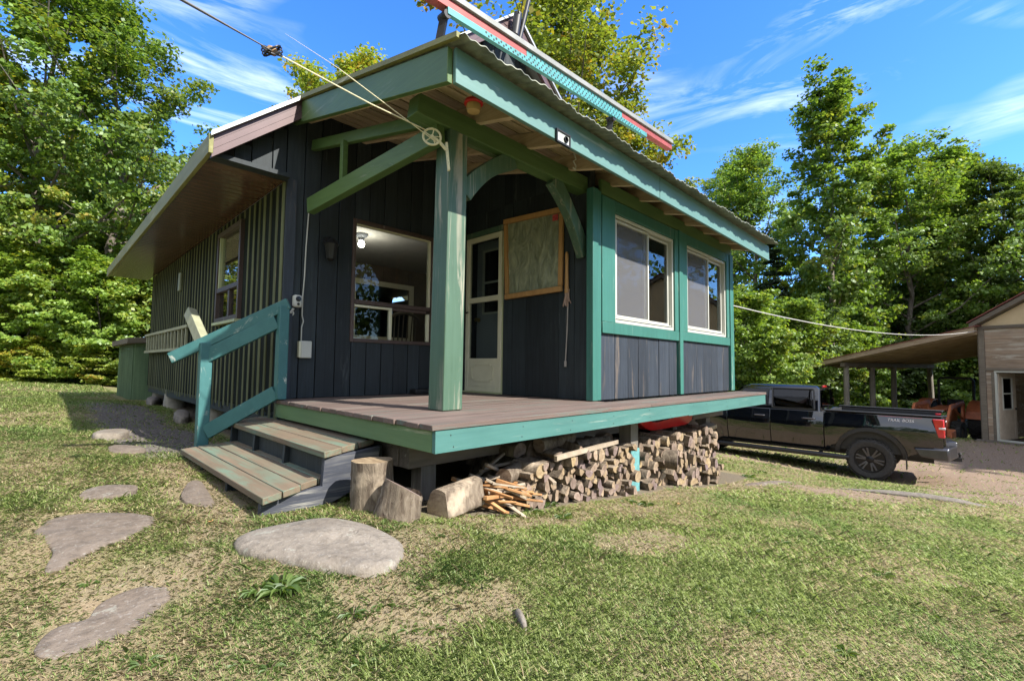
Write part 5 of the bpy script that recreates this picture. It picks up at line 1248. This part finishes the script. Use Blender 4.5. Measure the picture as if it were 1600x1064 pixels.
def setcol(me, nm, r_, g_, b_):
    a = me.color_attributes.new(nm, 'FLOAT_COLOR', 'POINT'); a.data.foreach_set('color', np.ascontiguousarray(np.c_[r_, g_, b_, np.ones(len(r_))], np.float32).ravel())
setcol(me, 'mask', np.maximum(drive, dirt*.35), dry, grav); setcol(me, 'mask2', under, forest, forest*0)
go = bpy.data.objects.new('ground', me); COL.objects.link(go); tag(go, kind='structure')
_gx, _gy = ax_, ay_
def ground_at(x, y):
    i = np.clip(np.searchsorted(_gx, x)-1, 0, len(_gx)-2); j = np.clip(np.searchsorted(_gy, y)-1, 0, len(_gy)-2)
    tx = (x-_gx[i])/(_gx[i+1]-_gx[i]); ty = (y-_gy[j])/(_gy[j+1]-_gy[j])
    return (zz_[j, i]*(1-tx)+zz_[j, i+1]*tx)*(1-ty)+(zz_[j+1, i]*(1-tx)+zz_[j+1, i+1]*tx)*ty

# ================================================================ GRASS
def grass_mat():
    m, nt, out = newmat('grass_blades'); k = N(nt)
    A = k.n('ShaderNodeAttribute', attribute_name='tint').outputs['Color']
    d = k.n('ShaderNodeBsdfDiffuse', ins={0: A}).outputs[0]; t = k.n('ShaderNodeBsdfTranslucent', ins={0: A}).outputs[0]
    g = k.n('ShaderNodeBsdfGlossy', ins={0: (.5, .5, .5, 1), 'Roughness': .45}).outputs[0]
    a = k.n('ShaderNodeMixShader', ins={0: .5, 1: d, 2: t}).outputs[0]
    nt.links.new(k.n('ShaderNodeMixShader', ins={0: .05, 1: a, 2: g}).outputs[0], out.inputs[0]); return m
def field(n, rmin, rmax, px0=-120, px1=1720):
    u = NR.random(n); r_ = np.sqrt(rmin**2+(rmax**2-rmin**2)*u)      # depth along the view
    px = px0+(px1-px0)*NR.random(n); f0 = np.array([CC.x, CC.y])/math.hypot(CC.x, CC.y); s0 = np.array([CR.x, CR.y])/math.hypot(CR.x, CR.y)
    P = f0[None]*r_[:, None]+s0[None]*(r_*(px-800)/FPX)[:, None]
    return P[:, 0], P[:, 1], r_
VS = []; FS = []; CSL = []; off_ = 0
for n, r0, r1, wd_, hh_ in ((9000, 1.1, 4.6, .0030, .0581), (200000, .9, 2.6, .0027, .0165), (210000, 2.5, 5.0, .0043, .021), (170000, 4.9, 10, .0088, .029), (130000, 9.8, 24, .022, .055)):
    x, y, r_ = field(n, r0, r1)
    dv, dt, dr, un, gv = masks(x, y)
    dens = (1-.90*np.clip(dv*1.15, 0, 1))*(1-.40*dt)*(1-.22*dr)*(1-np.clip(un, 0, 1))*(1-.93*gv)
    keep = NR.random(n) < dens
    for P in STONES:
        lo = P.min(0); hi = P.max(0); c_ = P.mean(0); b_ = (x > lo[0]) & (x < hi[0]) & (y > lo[1]) & (y < hi[1])
        if b_.any():
            idx = np.where(b_)[0]; Pin = c_+(P-c_)*.90; ins = inpoly(x[idx], y[idx], Pin); keep[idx[ins]] = False
    for (cx, cy, r2) in ((STX[0], ay0, .12), (STX[1], by0, .12)):
        keep &= np.hypot(x-cx, y-cy) > r2
    keep &= ~((x > .92) & (x < 1.75) & (y > 2.93) & (y < 4.98) & (NR.random(n) < .8))
    keep &= ~((x > 1.62) & (x < 7.7) & (y > 2.30)); keep &= ~((x > 1.2) & (x < 7.7) & (y > 12.2) & (y < 15))
    lb = np.stack([x-BO.x, y-BO.y], -1); bx_ = lb @ np.array([math.cos(BR), math.sin(BR)]); by_ = lb @ np.array([-math.sin(BR), math.cos(BR)])
    keep &= ~((bx_ < .3) & (by_ < .15))
    x, y, r_, dr, dt, dv = x[keep], y[keep], r_[keep], dr[keep], dt[keep], dv[keep]; n = len(x)
    z = ground_at(x, y)-.004
    clump = fbm(x, y, 5., 81, 3); k2 = (clump > .52) if hh_ > .058 and r1 < 5 else np.ones(n, bool); x, y, r_, dr, dt, dv, z, clump = [q_[k2] for q_ in (x, y, r_, dr, dt, dv, z, clump)]; n = len(x); tall = sstep(.55, .75, fbm(x, y, 1.6, 91, 3))
    h = hh_*(.45+.9*NR.random(n))*(.75+.5*clump)*(1-.35*dr)*(1+.2*tall); th = NR.random(n)*6.283; lean = (.6+1.3*NR.random(n))*h*(1+.5*dr)*(.4 if hh_ == .0581 else 1); h = h*(.62 if hh_ == .0581 else 1)
    w_ = wd_*(.6+.8*NR.random(n))
    dx, dy = np.cos(th), np.sin(th); sx, sy = -dy*w_*.5, dx*w_*.5
    base = np.stack([x, y, z], -1); side = np.stack([sx, sy, np.zeros(n)], -1)
    midp = base+np.stack([dx*lean*.35, dy*lean*.35, h*.62], -1); tip = base+np.stack([dx*lean, dy*lean, h], -1)
    v4 = np.stack([base-side, base+side, midp+side*.75, tip, midp-side*.75], 1)
    VS.append(v4.reshape(-1, 3)); FS.append((np.arange(n)*5)[:, None]+np.array([0, 1, 2, 3, 4])[None]+off_); off_ += n*5
    pd = np.clip(.12+.48*dr+.35*dt+.2*(fbm(x, y, 3.3, 101, 3)-.5)*2, 0.04, .93)
    straw_ = NR.random(n) < pd; q = NR.random(n)
    gcol = np.stack([.20+.10*q, .305+.10*q, .075+.04*q], -1); scol = np.stack([.34+.17*q, .285+.14*q, .15+.09*q], -1)
    lush = sstep(.5, .7, fbm(x, y, 1.1, 111, 3)); gcol *= (1-.10*lush)[:, None]; gcol[:, 0] += .03*(1-lush)
    c_ = np.where(straw_[:, None], scol, gcol); CSL.append(np.repeat(c_, 5, 0))
V = np.concatenate(VS); Fg = np.concatenate(FS); me = np_mesh('grass', V, Fg, grass_mat()); C_ = np.concatenate(CSL); setcol(me, 'tint', C_[:, 0], C_[:, 1], C_[:, 2])
gro = bpy.data.objects.new('grass', me); COL.objects.link(gro); tag(gro, 'short patchy lawn grass, green with dry straw', 'grass', kind='stuff'); print('BLADES', len(Fg))

# ================================================================ LEAVES, TREES
def leaf_mat(name, cols, autumn, amt, trans=.5, gloss=.05):
    m, nt, out = newmat(name); k = N(nt)
    isl = k.n('ShaderNodeNewGeometry').outputs['Random Per Island']; rnd = k.n('ShaderNodeObjectInfo').outputs['Random']
    v = k.n('ShaderNodeVectorMath', operation='ADD', ins={0: k.obj(), 1: k.n('ShaderNodeCombineXYZ', ins={0: k.math('MULTIPLY', rnd, 40)}).outputs[0]}).outputs[0]
    c = k.ramp(isl, *[(i/(len(cols)-1), cc) for i, cc in enumerate(cols)])
    patch = k.noise(v, .55, 3, .6); fine = k.noise(v, 2.2, 2, .5)
    f = k.math('ADD', k.math('MULTIPLY', patch, .7), k.math('ADD', k.math('MULTIPLY', fine, .2), k.math('MULTIPLY', isl, .16)))
    c = k.mixc(k.math('MULTIPLY', k.ramp(f, (.60-amt*.25, 0.), (.72-amt*.2, 1.)), .85), c, autumn)
    tone = k.math('ADD', .82, k.math('MULTIPLY', rnd, .36)); c = k.mixc(1., c, k.n('ShaderNodeCombineColor', ins={0: tone, 1: tone, 2: tone}).outputs[0], 'MULTIPLY')
    d = k.n('ShaderNodeBsdfDiffuse', ins={0: c}).outputs[0]; t = k.n('ShaderNodeBsdfTranslucent', ins={0: k.mixc(1., c, (1.25, 1.2, .6), 'MULTIPLY')}).outputs[0]
    g = k.n('ShaderNodeBsdfGlossy', ins={0: (.6, .65, .6, 1), 'Roughness': .5}).outputs[0]
    mx = k.n('ShaderNodeMixShader', ins={0: trans, 1: d, 2: t}).outputs[0]
    nt.links.new(k.n('ShaderNodeMixShader', ins={0: gloss, 1: mx, 2: g}).outputs[0], out.inputs[0]); return m
LG = leaf_mat('maple_leaf_green', [(.09, .165, .024), (.14, .235, .036), (.21, .31, .052)], (.27, .29, .045), .10)
LY = leaf_mat('maple_leaf_yellowing', [(.15, .215, .026), (.23, .305, .04), (.33, .37, .06)], (.42, .27, .04), .16)
LD = leaf_mat('leaf_dark_green', [(.06, .115, .026), (.10, .165, .038), (.16, .235, .055)], (.13, .15, .03), .05)
LU = leaf_mat('undergrowth_leaf', [(.11, .195, .028), (.17, .27, .04), (.25, .35, .055)], (.28, .30, .045), .10)
LS_ = leaf_mat('spruce_needle', [(.018, .036, .018), (.03, .055, .026), (.05, .08, .036)], (.05, .08, .03), 0, .1, .03)
TRUNK = bark_mat('tree_bark', (.075, .062, .050), (.19, .165, .135), .35)
def leaf_geo(cent, rad, per, size, rs, flat=.5, center=None):
    nC = len(cent); idx = np.repeat(np.arange(nC), per); n = len(idx)
    g = rs.normal(size=(n, 3)); g /= np.maximum(1e-6, np.linalg.norm(g, axis=1))[:, None]; g *= (rs.random(n)**.45)[:, None]
    P = cent[idx]+g*np.stack([rad[idx], rad[idx], rad[idx]*flat], -1)
    nr = rs.normal(size=(n, 3))*.75+np.array([0, 0, .8])
    if center is not None:
        o_ = P-center; o_ /= np.maximum(.3, np.linalg.norm(o_, axis=1))[:, None]; nr += o_*.7
    nr /= np.linalg.norm(nr, axis=1)[:, None]
    t = rs.normal(size=(n, 3)); t -= nr*(t*nr).sum(1)[:, None]; t /= np.linalg.norm(t, axis=1)[:, None]; b_ = np.cross(nr, t)
    L = size*(.65+.7*rs.random(n))[:, None]; W = L*.42
    V = np.stack([P-t*L*.5, P+b_*W-t*L*.08+nr*L*.06, P+t*L*.5-nr*L*.08, P-b_*W-t*L*.08+nr*L*.06], 1)
    return V.reshape(-1, 3), (np.arange(n)*4)[:, None]+np.arange(4)[None]
def make_proto(kind, seed, H, spread, base, nl, total, size, mat, rc=.55, shape='maple', trunk=True, tr=.012):
    rs = np.random.default_rng(seed); rng = random.Random(seed)
    w = MB(); bend = [Vector((rng.gauss(0, .02)*H*i/8, rng.gauss(0, .02)*H*i/8, H*.93*i/8)) for i in range(9)]
    def at(z):
        t = min(max(z/(H*.93)*8, 0), 7.999); i = int(t); return bend[i].lerp(bend[i+1], t-i)
    w.tube([Vector((0, 0, -.4))]+bend, [H*tr*1.5]+[H*tr*(1.05-.95*i/8) for i in range(9)], 9)
    C = []; Rd = []
    for i in range(nl):
        t = (i+rng.random())/nl; h = base+(H*.96-base)*t; az = i*2.39996+rng.uniform(-.4, .4)
        if shape == 'maple': prof = (.55+.75*math.sin(math.pi*min(1, t*.8+.15)))*(1-t)**.45
        elif shape == 'slender': prof = .5+.5*math.sin(math.pi*t*.9)
        elif shape == 'spruce': prof = (1-t)**.85+.03
        else: prof = (.75+.35*math.sin(math.pi*t))*(1-t)**.35
        L = spread*prof*rng.uniform(.7, 1.12)
        el = math.radians({'maple': 18+52*t, 'slender': 35+35*t, 'spruce': -14+10*t, 'bush': 10+60*t}[shape]+rng.uniform(-10, 10))
        p0 = at(h); d = Vector((math.cos(az)*math.cos(el), math.sin(az)*math.cos(el), math.sin(el)))
        mid = p0+d*L*.5+Vector((0, 0, -.04*L)); end = p0+d*L+Vector((0, 0, .10*L if shape != 'spruce' else -.05*L))
        rb = max(.012, H*tr*.36*(1-t*.7)*min(1, L/spread+.2))
        w.tube([p0, mid, end], [rb, rb*.6, rb*.2], 5, False)
        m = max(3, int(round((4 if shape != 'spruce' else 5)+L*2.0)))
        for j in range(m):
            u = .30+.72*(j+rng.random())/m; q = p0.lerp(mid, u*2) if u < .5 else mid.lerp(end, (u-.5)*2)
            sp_ = L*.26*(1 if shape != 'spruce' else .5); side = Vector((-math.sin(az), math.cos(az), 0))*rng.uniform(-1, 1)*sp_*(1.15-u*.5)+Vector((0, 0, rng.uniform(-.3, .5)*sp_*.7))
            c_ = q+side; w.tube([q, c_], [rb*.22, rb*.1], 3, False)
            C.append(tuple(c_)); Rd.append(rc*rng.uniform(.6, 1.25)*(1 if shape != 'spruce' else .8))
    C = np.array(C); Rd = np.array(Rd); per = max(6, int(total/len(C)))
    V, Fc = leaf_geo(C, Rd, per, size, rs, .42 if shape != 'spruce' else .28, np.array([0, 0, base+(H-base)*.45]))
    cm = np_mesh('crown', V, Fc, mat)
    root = bpy.data.objects.new(kind, None); COL.objects.link(root); root.empty_display_size = .2; ROOTS[root.name] = Vector()
    co = bpy.data.objects.new('crown', cm); COL.objects.link(co); co.parent = root
    w.build('trunk', TRUNK, root, local=True, smooth=60)
    return root
used = set()
def plant(proto, px, depth, label, group=None, s_=1., mat=None, cat='tree', rot=None, z=None, sx=1.):
    o = proto if proto.name not in used else copy_tree(proto); used.add(proto.name)
    x, y = spot(px, depth); o.location = (x, y, gz(x, y)-.05 if z is None else z); o.rotation_euler = (0, 0, R.uniform(0, 6.28) if rot is None else rot); o.scale = (s_*sx, s_*sx, s_)
    for k_ in list(o.keys()): del o[k_]
    tag(o, label, cat, group)
    if mat is not None:
        for c_ in o.children:
            if c_.name.startswith('crown'): c_.material_slots[0].link = 'OBJECT'; c_.material_slots[0].material = mat
    return o
PM1 = make_proto('maple_tree', 101, 15, 4.8, 3.2, 36, 36000, .13, LG, .58)
PM2 = make_proto('maple_tree', 202, 13, 4.2, 2.0, 34, 32000, .125, LG, .55)
PS1 = make_proto('tall_tree', 303, 17, 3.3, 4.5, 34, 21000, .19, LG, .60, 'slender')
PB1 = make_proto('leafy_sapling', 404, 5.5, 2.5, .25, 26, 15000, .13, LU, .42, 'bush', tr=.008)
PB2 = make_proto('leafy_sapling', 505, 3.6, 2.1, .1, 22, 11000, .11, LU, .36, 'bush', tr=.008)
PC1 = make_proto('spruce_tree', 606, 11, 2.5, .8, 60, 22000, .13, LS_, .42, 'spruce')
PS2 = make_proto('tall_tree', 707, 15, 2.6, 5.5, 26, 13000, .17, LG, .55, 'slender')
LF = 'maples at the left forest edge'; RF = 'trees at the right forest edge'
plant(PM1, 45, 18.6, 'tall maple with a bare grey trunk at the far left, nearest to the lawn', LF, 1.25, rot=.6)
plant(PM2, 170, 20, 'dense green maple whose crown reaches towards the cabin eave', LF, 1.3)
plant(PM2, -75, 18, 'maple cut by the left edge of the picture', LF, 1.1, LY)
plant(PM1, 215, 26, 'maple standing back behind the dense one, left of the cabin eave', LF, .95, LY)
plant(PM1, 90, 27, 'yellowing maple deep in the woods at the left', LF, 1.1, LY)
plant(PM2, -20, 26, 'dark green maple deep in the left woods', LF, 1.2, LD)
plant(PM2, 130, 34, 'farthest maple of the left woods', LF, 1.3, LG)
plant(PS2, 275, 30, 'slim tree low beside the cabin eave', LF, .62, LY)
for i, (px, d, s_) in enumerate(((-150, 18, 1.0), (-85, 17.3, .9), (-20, 18.4, 1.05), (40, 17.8, .95), (95, 18.8, 1.1), (150, 18.2, .92), (205, 19.5, 1.1), (255, 20.5, 1.0), (-50, 21, 1.35), (60, 21.5, 1.4), (130, 22, 1.3), (225, 23, 1.35), (10, 24, 1.6), (180, 25, 1.6))):
    plant(PB1 if i % 2 else PB2, px, d, 'bushy green sapling in the leafy wall beyond the left lawn', 'saplings beyond the left lawn', s_*(1. if i % 2 else 1.35), LY if i in (7, 11) else None, 'sapling')
for i in range(12):
    plant(PB2, -170+36*i, 16.6+.35*(i % 3)+i*.12, 'low bright weeds bush at the foot of the left forest edge', 'low bushes along the left lawn', R.uniform(.34, .5), LU if i % 3 else LY, 'bush', sx=1.5)
plant(PS2, 488, 20, 'yellow green treetop showing above the left rake of the roof', 'treetops above the roof', .92, LY)
plant(PM2, 560, 26, 'small treetop peeping above the middle of the rake board', 'treetops above the roof', 1.52, LY)
plant(PM1, 890, 18.5, 'big yellowing maple rising behind the roof boom', 'trees behind the cabin', 1.22, LY, rot=2.1, sx=1.08)
plant(PM2, 965, 19.5, 'yellow green maple with a low crown beyond the end of the boom', 'trees behind the cabin', 1.06, LY, rot=.4)
plant(PM2, 1010, 22, 'green maple beside the lower end of the roof boom', 'trees behind the cabin', .93, LG)
plant(PS2, 770, 21, 'maple partly hidden by the gable peak', 'trees behind the cabin', 1.08, LG)
plant(PS1, 1300, 25, 'tallest tree on the right with an airy leaning crown', RF, 1.06, LG, rot=1.0)
plant(PS2, 1375, 26.5, 'slender tree close to the right of the tallest tree', RF, 1.02, LG)
plant(PM2, 1405, 30, 'rounded green maple behind the slender tree', RF, .98, LG)
plant(PS1, 1480, 28, 'tree with a pointed top above the barn shelter', RF, .98, LG)
plant(PM2, 1428, 27.5, 'green maple filling the gap right of the tallest tree', RF, 1.35, LG)
plant(PM1, 1175, 33, 'broad maple between the roof corner and the tallest tree', RF, 1.28, LG)
plant(PM2, 1525, 29, 'green maple between the pointed tree and the barn gable', RF, 1.4, LG)
plant(PM2, 1560, 27, 'dark maple left of the barn gable', RF, 1.25, LD)
plant(PM1, 1640, 25, 'tall maple cut by the right edge of the picture', RF, .95, LG)
plant(PM2, 1250, 30, 'yellow green maple low to the left of the tallest tree', RF, .82, LY)
plant(PM1, 1150, 36, 'broad hazy green maple far beyond the roof corner', RF, 1.3, LG)
plant(PM1, 1080, 40, 'far maple half hidden by the roof corner', RF, 1.0, LD)
plant(PC1, 1205, 26, 'dark spruce beyond the sunroom corner', RF, .95, None)
plant(PC1, 1235, 29, 'second dark spruce, a little behind the other spruce', RF, .8, None)
plant(PM2, 1330, 36, 'far dark maple under the tallest tree', RF, 1.1, LD)
plant(PM2, 1470, 38, 'far dark maple beyond the barn shelter', RF, 1.5, LD)
plant(PM2, 1720, 30, 'maple beyond the barn roof', RF, 1.1, LD)
for i, (px, d, s_) in enumerate(((1165, 19, .95), (1205, 18.2, .75), (1245, 20, .95), (1180, 23, 1.2), (1260, 23.5, 1.1), (1300, 24.5, 1.1), (1350, 25.5, 1.0), (1405, 26.5, 1.0), (1460, 26, .95), (1510, 25.5, 1.05), (1560, 25, 1.1), (1620, 25, 1.1), (1320, 29, 1.6), (1430, 30, 1.6), (1530, 30, 1.6), (1120, 24, 1.2))):
    plant(PB1 if i % 2 == 0 else PB2, px, d, 'leafy sapling in the thicket behind the truck and barn shelter', 'saplings behind the barn shelter', s_*(1. if i % 2 == 0 else 1.35), LU if i in (0, 1, 2, 5) else LD if i % 3 == 1 else LG, 'sapling')
# far woods that read as one mass, also round the clearing behind the viewer
rs = np.random.default_rng(77); C = []; Rr_ = []
for i in range(1900):
    ang = rs.uniform(0, 2*math.pi); rad = rs.uniform(38, 52) if (-20 < math.degrees(ang) < 115 or math.degrees(ang) > 340) else rs.uniform(29, 44)
    cx, cy = 6+rad*math.cos(ang), 4+rad*math.sin(ang)
    deg = math.degrees(ang)-360 if ang > math.pi else math.degrees(ang)
    hmax = 9+3*math.sin(ang*5)+2*math.sin(ang*13+1)+(8 if -75 < deg < -8 else 0)
    C.append((cx, cy, gz(cx, cy)+hmax*rs.random()**.8)); Rr_.append(rs.uniform(1.0, 2.2))
Vf, Ff = leaf_geo(np.array(C), np.array(Rr_), 60, .42, rs, .6)
fm = np_mesh('forest', Vf, Ff, LD); fo_ = bpy.data.objects.new('forest', fm); COL.objects.link(fo_); tag(fo_, 'dense far woods closing the clearing', 'forest', kind='stuff')

# ================================================================ WEEDS AND FALLEN LEAVES
WEED = leaf_mat('weed_leaf', [(.07, .125, .025), (.10, .16, .035), (.14, .20, .05)], (.16, .2, .05), .1)
def weed_proto(seed, n, L, up):
    rng = random.Random(seed); w = MB()
    for i in range(n):
        az = rng.uniform(0, 6.28); l = L*rng.uniform(.6, 1.1); e = rng.uniform(.3, 1.0)*up; wd = l*rng.uniform(.16, .24)
        d = Vector((math.cos(az), math.sin(az), 0)); s_ = Vector((-d.y, d.x, 0)); o0 = d*rng.uniform(0, .03)
        pts = [o0, o0+d*l*.35+Vector((0, 0, e*l*.5)), o0+d*l*.7+Vector((0, 0, e*l*.62)), o0+d*l+Vector((0, 0, e*l*.42))]; ws = [.12, .9, 1., .05]; vs = []
        for p, q in zip(pts, ws): vs += [p+s_*wd*q/2+Vector((0, 0, .012*q)), p, p-s_*wd*q/2+Vector((0, 0, .012*q))]
        fs = []
        for j in range(3):
            for c_ in range(2): b_ = j*3+c_; fs.append((b_, b_+1, b_+4, b_+3))
        w.add(vs, fs)
    return w
wp = [weed_proto(1, 20, .075, .45), weed_proto(2, 14, .055, .35), weed_proto(3, 34, .085, .7)]
wl_ = {}; WR = random.Random(8)
for i, (px, py, k_, s_) in enumerate(((440, 925, 2, 1.), (405, 925, 0, .8), (455, 918, 0, .9), (600, 945, 1, .7), (745, 868, 0, .7), (765, 856, 0, .8), (810, 865, 1, .8), (560, 770, 2, 1.1), (548, 782, 2, .9), (905, 775, 0, 1.), (860, 790, 0, .9), (830, 800, 1, 1.), (1010, 790, 0, 1.), (980, 785, 1, 1.1), (1170, 745, 2, 1.), (1190, 735, 0, 1.2), (1255, 720, 2, 1.3), (1300, 728, 2, 1.2), (640, 985, 1, .6), (1120, 830, 1, .8), (300, 905, 1, .6), (225, 1040, 0, .6), (140, 912, 1, .5), (700, 900, 0, .6), (1450, 960, 1, .8), (1380, 900, 0, .8), (1220, 850, 0, .8), (680, 840, 1, .7), (880, 810, 2, .7)) + tuple((WR.uniform(20, 1580), WR.uniform(790, 1050), WR.choice((0, 1, 1)), WR.uniform(.35, .7)) for _ in range(46))):
    zz0 = -.6
    for _ in range(6): p = onZ(zz0, px, py); zz0 = gz(p.x, p.y)
    if any(inpoly(np.array([p.x]), np.array([p.y]), Q_)[0] for Q_ in STONES): continue
    if k_ not in wl_: o = wp[k_].build('broadleaf_weed', WEED, None, (0, 0, 0), smooth=60); wl_[k_] = o
    else: o = wl_[k_].copy(); COL.objects.link(o)
    o.location = (p.x, p.y, zz0); o.rotation_euler = (0, 0, R.uniform(0, 6.28)); o.scale = (s_,)*3
    big_ = i == 0
    tag(o, 'leafy weed clump just in front of the large pale oval stone' if big_ else 'small broadleaf weed growing in the patchy lawn', 'weed', 'broadleaf weeds in the lawn')
FL = plain_mat('fallen_leaf', (.36, .17, .06), .7, var=.4, vs=40); fl0 = None
for i, (px, py) in enumerate(((152, 735), (515, 888), (1060, 790), (330, 820))):
    zz0 = -.6
    for _ in range(6): p = onZ(zz0, px, py); zz0 = gz(p.x, p.y)
    if fl0 is None:
        w = MB(); vs = [Vector((0, 0, .012))]+[Vector((math.cos(t*math.pi/5)*(.04 if t % 2 else .020), math.sin(t*math.pi/5)*(.04 if t % 2 else .020), .02+R.uniform(-.01, .012))) for t in range(10)]
        w.add(vs, [(0, 1+t, 1+(t+1) % 10) for t in range(10)]); o = fl0 = w.build('fallen_leaf', FL, None, (0, 0, 0), smooth=0)
    else: o = fl0.copy(); COL.objects.link(o)
    o.location = (p.x, p.y, zz0+.015); o.rotation_euler = (R.uniform(-.4, .4), R.uniform(-.4, .4), R.uniform(0, 6.28)); s_ = R.uniform(.35, .6); o.scale = (s_,)*3
    tag(o, 'dry orange brown leaf fallen on the lawn', 'leaf', 'fallen leaves on the lawn')

# ================================================================ LIGHT AND SKY
wd = bpy.data.worlds.new('World'); S.world = wd; wd.use_nodes = True
nt = wd.node_tree; nt.nodes.clear(); k = N(nt)
SUNV = Vector((.22, -1.05, 1.0)).normalized()
elev = math.asin(SUNV.z); rot = math.atan2(SUNV.x, SUNV.y)
sky = nt.nodes.new('ShaderNodeTexSky'); sky.sky_type = 'NISHITA'; sky.sun_disc = False
sky.sun_elevation = elev; sky.sun_rotation = rot; sky.air_density = 1.0; sky.dust_density = .3; sky.ozone_density = 2.2; sky.altitude = 300
hs = k.n('ShaderNodeHueSaturation'); hs.inputs['Saturation'].default_value = 1.24; hs.inputs['Value'].default_value = .80; hs.inputs['Hue'].default_value = .5
nt.links.new(sky.outputs[0], hs.inputs['Color'])
g = k.n('ShaderNodeTexCoord').outputs['Generated']
sep = k.n('ShaderNodeSeparateXYZ', ins={0: g})
mp = k.n('ShaderNodeMapping', ins={0: g}); mp.inputs['Scale'].default_value = (1.5, 1.5, 9.0); mp.inputs['Rotation'].default_value = (math.radians(5), math.radians(-7), 0)
wisps = k.noise(mp.outputs[0], 1.9, 9, .62, .7)
mp2 = k.n('ShaderNodeMapping', ins={0: g}); mp2.inputs['Scale'].default_value = (1, 1, 2.6); mp2.inputs['Location'].default_value = (.35, .1, .2)
big = k.noise(mp2.outputs[0], 2.3, 3, .5, .3)
cf = k.math('MULTIPLY', k.ramp(wisps, (.46, 0.), (.76, 1.)), k.ramp(big, (.46, 0.), (.62, 1.)))
cf = k.math('MULTIPLY', cf, .9, True)
skc = k.mixc(1., hs.outputs[0], (.60, .78, 1.08), 'MULTIPLY')
col = k.mixc(cf, skc, (3.6, 3.95, 4.6))
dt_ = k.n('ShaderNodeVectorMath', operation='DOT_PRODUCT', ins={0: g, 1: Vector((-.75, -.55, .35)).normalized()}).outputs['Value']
fill_veil = k.math('MULTIPLY', k.ramp(dt_, (.02, 0.), (.62, 1.)), k.ramp(big, (.25, .55), (.6, .9)))  # white cloud cover added to the unseen sky behind the camera as neutral fill
col = k.mixc(fill_veil, col, (3.1, 3.15, 3.2))
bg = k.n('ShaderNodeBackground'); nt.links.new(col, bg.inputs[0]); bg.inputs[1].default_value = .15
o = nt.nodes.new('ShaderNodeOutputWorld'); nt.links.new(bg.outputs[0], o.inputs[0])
sl = bpy.data.lights.new('sun', 'SUN'); sl.energy = 3.3; sl.angle = math.radians(.53); sl.color = (1, .95, .86)
so = bpy.data.objects.new('sun', sl); COL.objects.link(so); so.rotation_euler = SUNV.to_track_quat('Z', 'Y').to_euler(); so.location = (0, -20, 30)
S.view_settings.view_transform = 'Standard'; S.view_settings.look = 'None'; S.view_settings.exposure = 1.75; S.view_settings.gamma = 1
S.cycles.max_bounces = 8; S.cycles.transparent_max_bounces = 16; S.cycles.use_denoising = True
